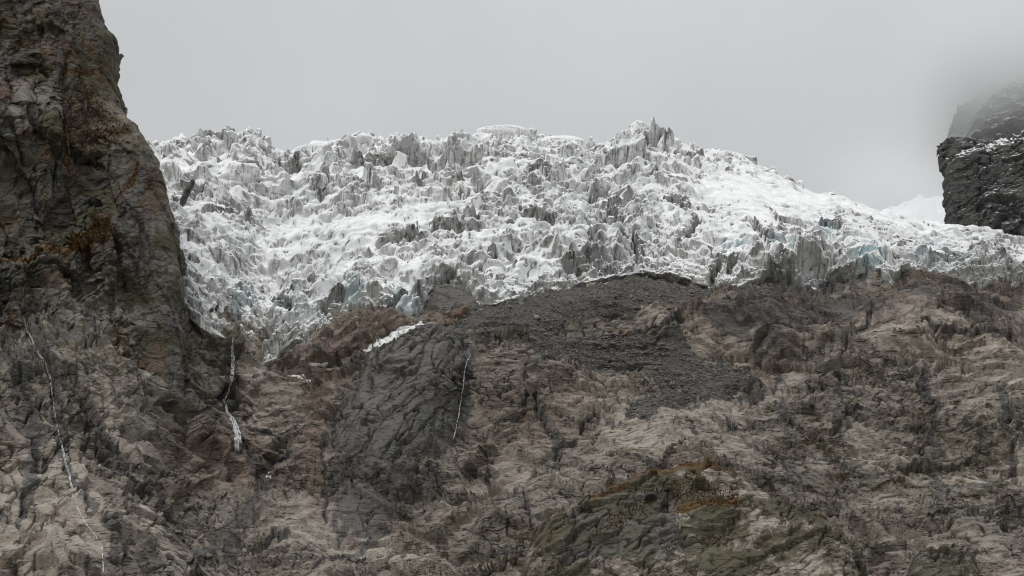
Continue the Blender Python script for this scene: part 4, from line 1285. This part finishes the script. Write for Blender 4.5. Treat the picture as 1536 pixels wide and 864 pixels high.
# ------------------------------------------------------------------ single boulders and rocks
def boulder(name, u, v, dims, mat, label, seed, tilt=(0, 0, 0), cat="boulder", sink=0.25, pos=None, power=2.6):
    V, F = hull(seed, dims, 26, power, 0.12, 3)
    p = surf(u, v)[0] if pos is None else np.asarray(pos)
    me_ = raw_mesh(name, V, F)
    if mat is M_FAR:
        a_ = me_.attributes.new('snow', 'FLOAT', 'POINT')
        a_.data.foreach_set('value', np.full(len(V), 0.9, np.float32))
    o = link(name, me_, mat, None, label=label, category=cat)
    o.location = p - np.array([0, 0, sink * dims[2]])
    o.rotation_euler = tilt
    return o


def on_ice(u, v):
    k = np.argmin((gu - u) ** 2 + (gv - v) ** 2)
    return GPf[k]


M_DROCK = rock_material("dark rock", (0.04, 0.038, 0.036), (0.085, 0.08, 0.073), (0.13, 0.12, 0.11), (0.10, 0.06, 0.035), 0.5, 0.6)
boulder("boulder", 797, 586, (10, 7, 12), M_SLOPE, "upright grey block wedged in the slab left of the scree tongue", 301, (0.1, 0.15, 0.4), power=4)
boulder("boulder", 966, 626, (4.6, 4, 3.2), M_SLOPE, "pale boulder at the lower end of the scree tongue", 302)
boulder("boulder", 907, 521, (3.6, 3, 1.8), M_SLOPE, "pale flat boulder lying high on the scree", 303)
boulder("boulder", 916, 542, (4.2, 3, 1.7), M_DROCK, "dark flat boulder in the middle of the scree", 304)
boulder("boulder", 976, 750, (7, 6, 4.6), M_DROCK, "dark boulder on the heath near the top of the knoll", 305)
boulder("boulder", 1000, 738, (4.5, 4, 3.0), M_DROCK, "smaller dark stone just above the boulder on the knoll", 306)
boulder("boulder", 955, 463, (5, 3, 2), M_SLOPE, "brownish boulder on rubble under the ice front", 307)
boulder("rock", 274, 322, (4.4, 4, 24), M_DROCK, "dark upright rock fin standing out of the ice by the cliff", 310, (0.1, 0.42, 0.2), "rock", 0.05, on_ice(266, 322), 3)

# ------------------------------------------------------------------ far right: snow dusted cliff, peaks and snowfield in the mist
redge = np.array([(1416, 420), (1419, 330), (1420, 270), (1424, 240), (1426, 214), (1434, 198), (1440, 180)], float)
RY = 1452.0
rw = at(redge[:, 0] + 7, redge[:, 1], RY)
ro = np.argsort(rw[:, 2])
q2 = np.concatenate([np.arange(-30, 0, 0.8), np.arange(0, 92, 0.6)])
z2_ = np.arange(float(at(1450, 400, RY)[2]), float(at(1450, 150, RY)[2]), 0.55)
QQ, Z2 = np.meshgrid(q2, z2_)
XE2 = np.interp(Z2, rw[ro, 2], rw[ro, 0]) + 0.8 * fbm(Z2 / 7, Z2 * 0 + 1.7, 3, 900)
R2 = 8.0
an = np.clip(-QQ / R2, 0, pi / 2)
RX = np.where(QQ > 0, XE2 + R2 + QQ, XE2 + R2 - R2 * np.sin(an))
top = np.interp(RX, [300, 321, 342, 358, 380], [float(at(1430, v, RY)[2]) for v in (236, 226, 216, 211, 206)])
over = np.clip(Z2 - top + 3 * fbm(RX / 9, Z2 / 9, 3, 903), 0, None)
RYY = RY - 0.35 * np.clip(QQ, 0, None) + np.where(QQ < 0, R2 * (1 - np.cos(an)) + np.clip(-QQ - R2 * pi / 2, 0, None), 0) + 1.9 * over + 0.12 * (Z2 - z2_[0])
RP = np.stack([RX, RYY, Z2], -1)
RN = normals(RP)
RN = RN * np.sign(-RN[..., 1:2] - 0.6 * RN[..., 0:1])
rr = rock_parts(RX, Z2, 910, 0.35, 0.6, 0.9, 1.0, 1.2, 1.3) + 1.5 * (ridged(RX / 9, Z2 / 26, 3, 930) - 0.8)
RP = RP + RN * (rr * np.where(QQ < 10, 0.45, 1.0))[..., None]
grid_obj("cliff", RP, M_FAR, over < 14, dict(snow=np.clip(0.6 + 0.6 * ss(-30, 5, Z2 - top), 0, 1), wet_shade=0.4 + 0 * RX), kind="structure",
         label="black rock cliff dusted with snow behind the far end of the ice")


def far_peak(poly, Yd, label, seed, snow, depth_):
    c = np.asarray(poly, float)
    w = at(c[:, 0], c[:, 1], Yd)
    xs, zs = np.arange(w[:, 0].min() - 4, w[:, 0].max() + 4, 1.1), np.arange(w[:, 2].min() - 4, w[:, 2].max() + 4, 1.0)
    gx, gz = np.meshgrid(xs, zs)
    sd = sdist(gx, gz, w[:, [0, 2]]) + 2.5 * fbm(gx / 8, gz / 8, 3, seed)
    t = np.clip(-sd / depth_, -0.5, 1)
    y = Yd - depth_ * np.sqrt(np.clip(t, 0, 1)) + depth_ * 0.8 * (t < 0) + 0.5 * (gz - zs[0])
    Q = np.stack([gx, y, gz], -1)
    n = normals(Q)
    n = n * np.sign(-n[..., 1:2])
    Q = Q + n * rock_parts(gx, gz, seed, 0.3, 0.4, 0.9, 1.0, 1.2, 1.4)[..., None]
    return grid_obj("peak", Q, M_FAR, t > -0.4, dict(snow=snow + 0 * gx), kind="structure", label=label)


far_peak([(1424, 250), (1427, 206), (1438, 198), (1452, 194), (1462, 201), (1472, 225), (1478, 250)], 1500, "grey rock fin in thin mist behind the black cliff", 940, 0.3, 14)
far_peak([(1455, 240), (1468, 200), (1472, 165), (1484, 136), (1507, 117), (1530, 98), (1600, 70), (1680, 60), (1680, 240)], 1570, "grey rock shoulder fading upward into the cloud", 950, 0.8, 40)
sx, sz = np.meshgrid(np.arange(150, 480, 1.5), np.arange(0, 1, 0.028))
Ys = 1740 + sz * 170
zl = np.interp(sx, [150, 318, 345, 368, 395, 430, 480], [float(at(1300, v, 1910)[2]) for v in (332, 319, 304, 294, 286, 276, 266)])
Zs = zl - 140 * (1 - sz) + 5 * fbm(sx / 18, Ys / 18, 4, 960) + 2.2 * facets(sx / 9, Ys / 9, 961, 1.6, 0.15, 0.5)
grid_obj("snowfield", np.stack([sx, Ys, Zs], -1), M_ICE, None, dict(cover=0.15 + 0 * sx), kind="structure", label="pale upper snowfield half lost in the mist")

# the cloud that hangs over the far right cliffs
mist = NT("mist")
mist.t.nodes.remove(mist.b)
pv = mist.n("ShaderNodeVolumePrincipled")
pv.inputs["Color"].default_value = (0.97, 0.975, 0.985, 1)
pv.inputs["Anisotropy"].default_value = 0.0
gen = mist.tc.outputs["Object"]
ln_ = mist.n("ShaderNodeVectorMath", operation='LENGTH')
mist.set(ln_.inputs[0], gen)
fall = mist.ramp(ln_.outputs["Value"], 0.1, 1.0, 1.0, 0.0)
nz_ = mist.ramp(mist.noise(mist.geo.outputs["Position"], 0.012, 4, 0.6), 0.3, 0.65, 0.35, 1.3)
mist.set(pv.inputs["Density"], mist.math('MULTIPLY', mist.math('MULTIPLY', fall, nz_), 0.028))
mist.t.links.new(pv.outputs[0], mist.out.inputs["Volume"])
bm = bmesh.new()
bmesh.ops.create_icosphere(bm, subdivisions=4, radius=1.0)
me = bpy.data.meshes.new("mist")
bm.to_mesh(me)
bm.free()
mo = link("mist", me, mist.m, None, kind="stuff", label="soft grey cloud drifting over the far right cliffs")
mo.location = at(1530, 130, 1600)
mo.scale = (130, 135, 110)
m2 = link("mist", me.copy(), None, None, kind="stuff", label="thin grey mist over the upper snowfield")
m2.data.materials.clear()
mb = mist.m.copy()
for n_ in mb.node_tree.nodes:
    if n_.type == 'MATH' and abs(n_.inputs[1].default_value - 0.028) < 1e-6:
        n_.inputs[1].default_value = 0.010
m2.data.materials.append(mb)
m2.location = at(1395, 262, 1800)
m2.scale = (135, 120, 62)

# ------------------------------------------------------------------ low autumn heath on the ledges
HB = NT("heath shrubs")
M_HEATH = HB.finish(HB.mix(HB.ramp(HB.noise(HB.geo.outputs["Position"], 0.5, 4, 0.7), 0.35, 0.65), (0.06, 0.034, 0.012), (0.15, 0.072, 0.02)), 0.95, None, 0.02)


def tufts(name, Pg, mask, n, label, seed):
    r = np.random.RandomState(seed)
    w = (mask ** 2).ravel()
    w = w / w.sum()
    ii = r.choice(w.size, n, p=w)
    base = Pg.reshape(-1, 3)[ii] + r.normal(0, 0.25, (n, 3))
    Vs, Fs = [], []
    for k in range(4):
        a = r.uniform(0, 6.28, n)
        h = r.uniform(0.2, 0.55, n)
        wd = r.uniform(0.15, 0.35, n)
        d = np.stack([np.cos(a), np.sin(a), 0 * a], -1)
        tip = base + np.stack([np.cos(a + 1.5) * 0.4 * h, np.sin(a + 1.5) * 0.4 * h - 0.35 * h, h], -1)
        Vs += [np.stack([base - d * wd[:, None] - [0, 0, .2], base + d * wd[:, None] - [0, 0, .2], tip], 1)]
    V = np.concatenate(Vs).reshape(-1, 3)
    F = np.arange(len(V)).reshape(-1, 3)
    link(name, raw_mesh(name, V, F), M_HEATH, None, kind="stuff", label=label)


tufts("heath_shrubs", CP_, heath * (Q_ < 5), 9000, "orange brown autumn heath on ledges of the left cliff", 31)
ku, kv = pix(KNQ[..., 0], KNQ[..., 1], KNQ[..., 2])
tufts("heath_shrubs", KNQ, kn_heath(ku, kv, KNQ[..., 0], KNQ[..., 2]), 5000, "orange brown autumn heath on the crest of the mossy knoll", 32)
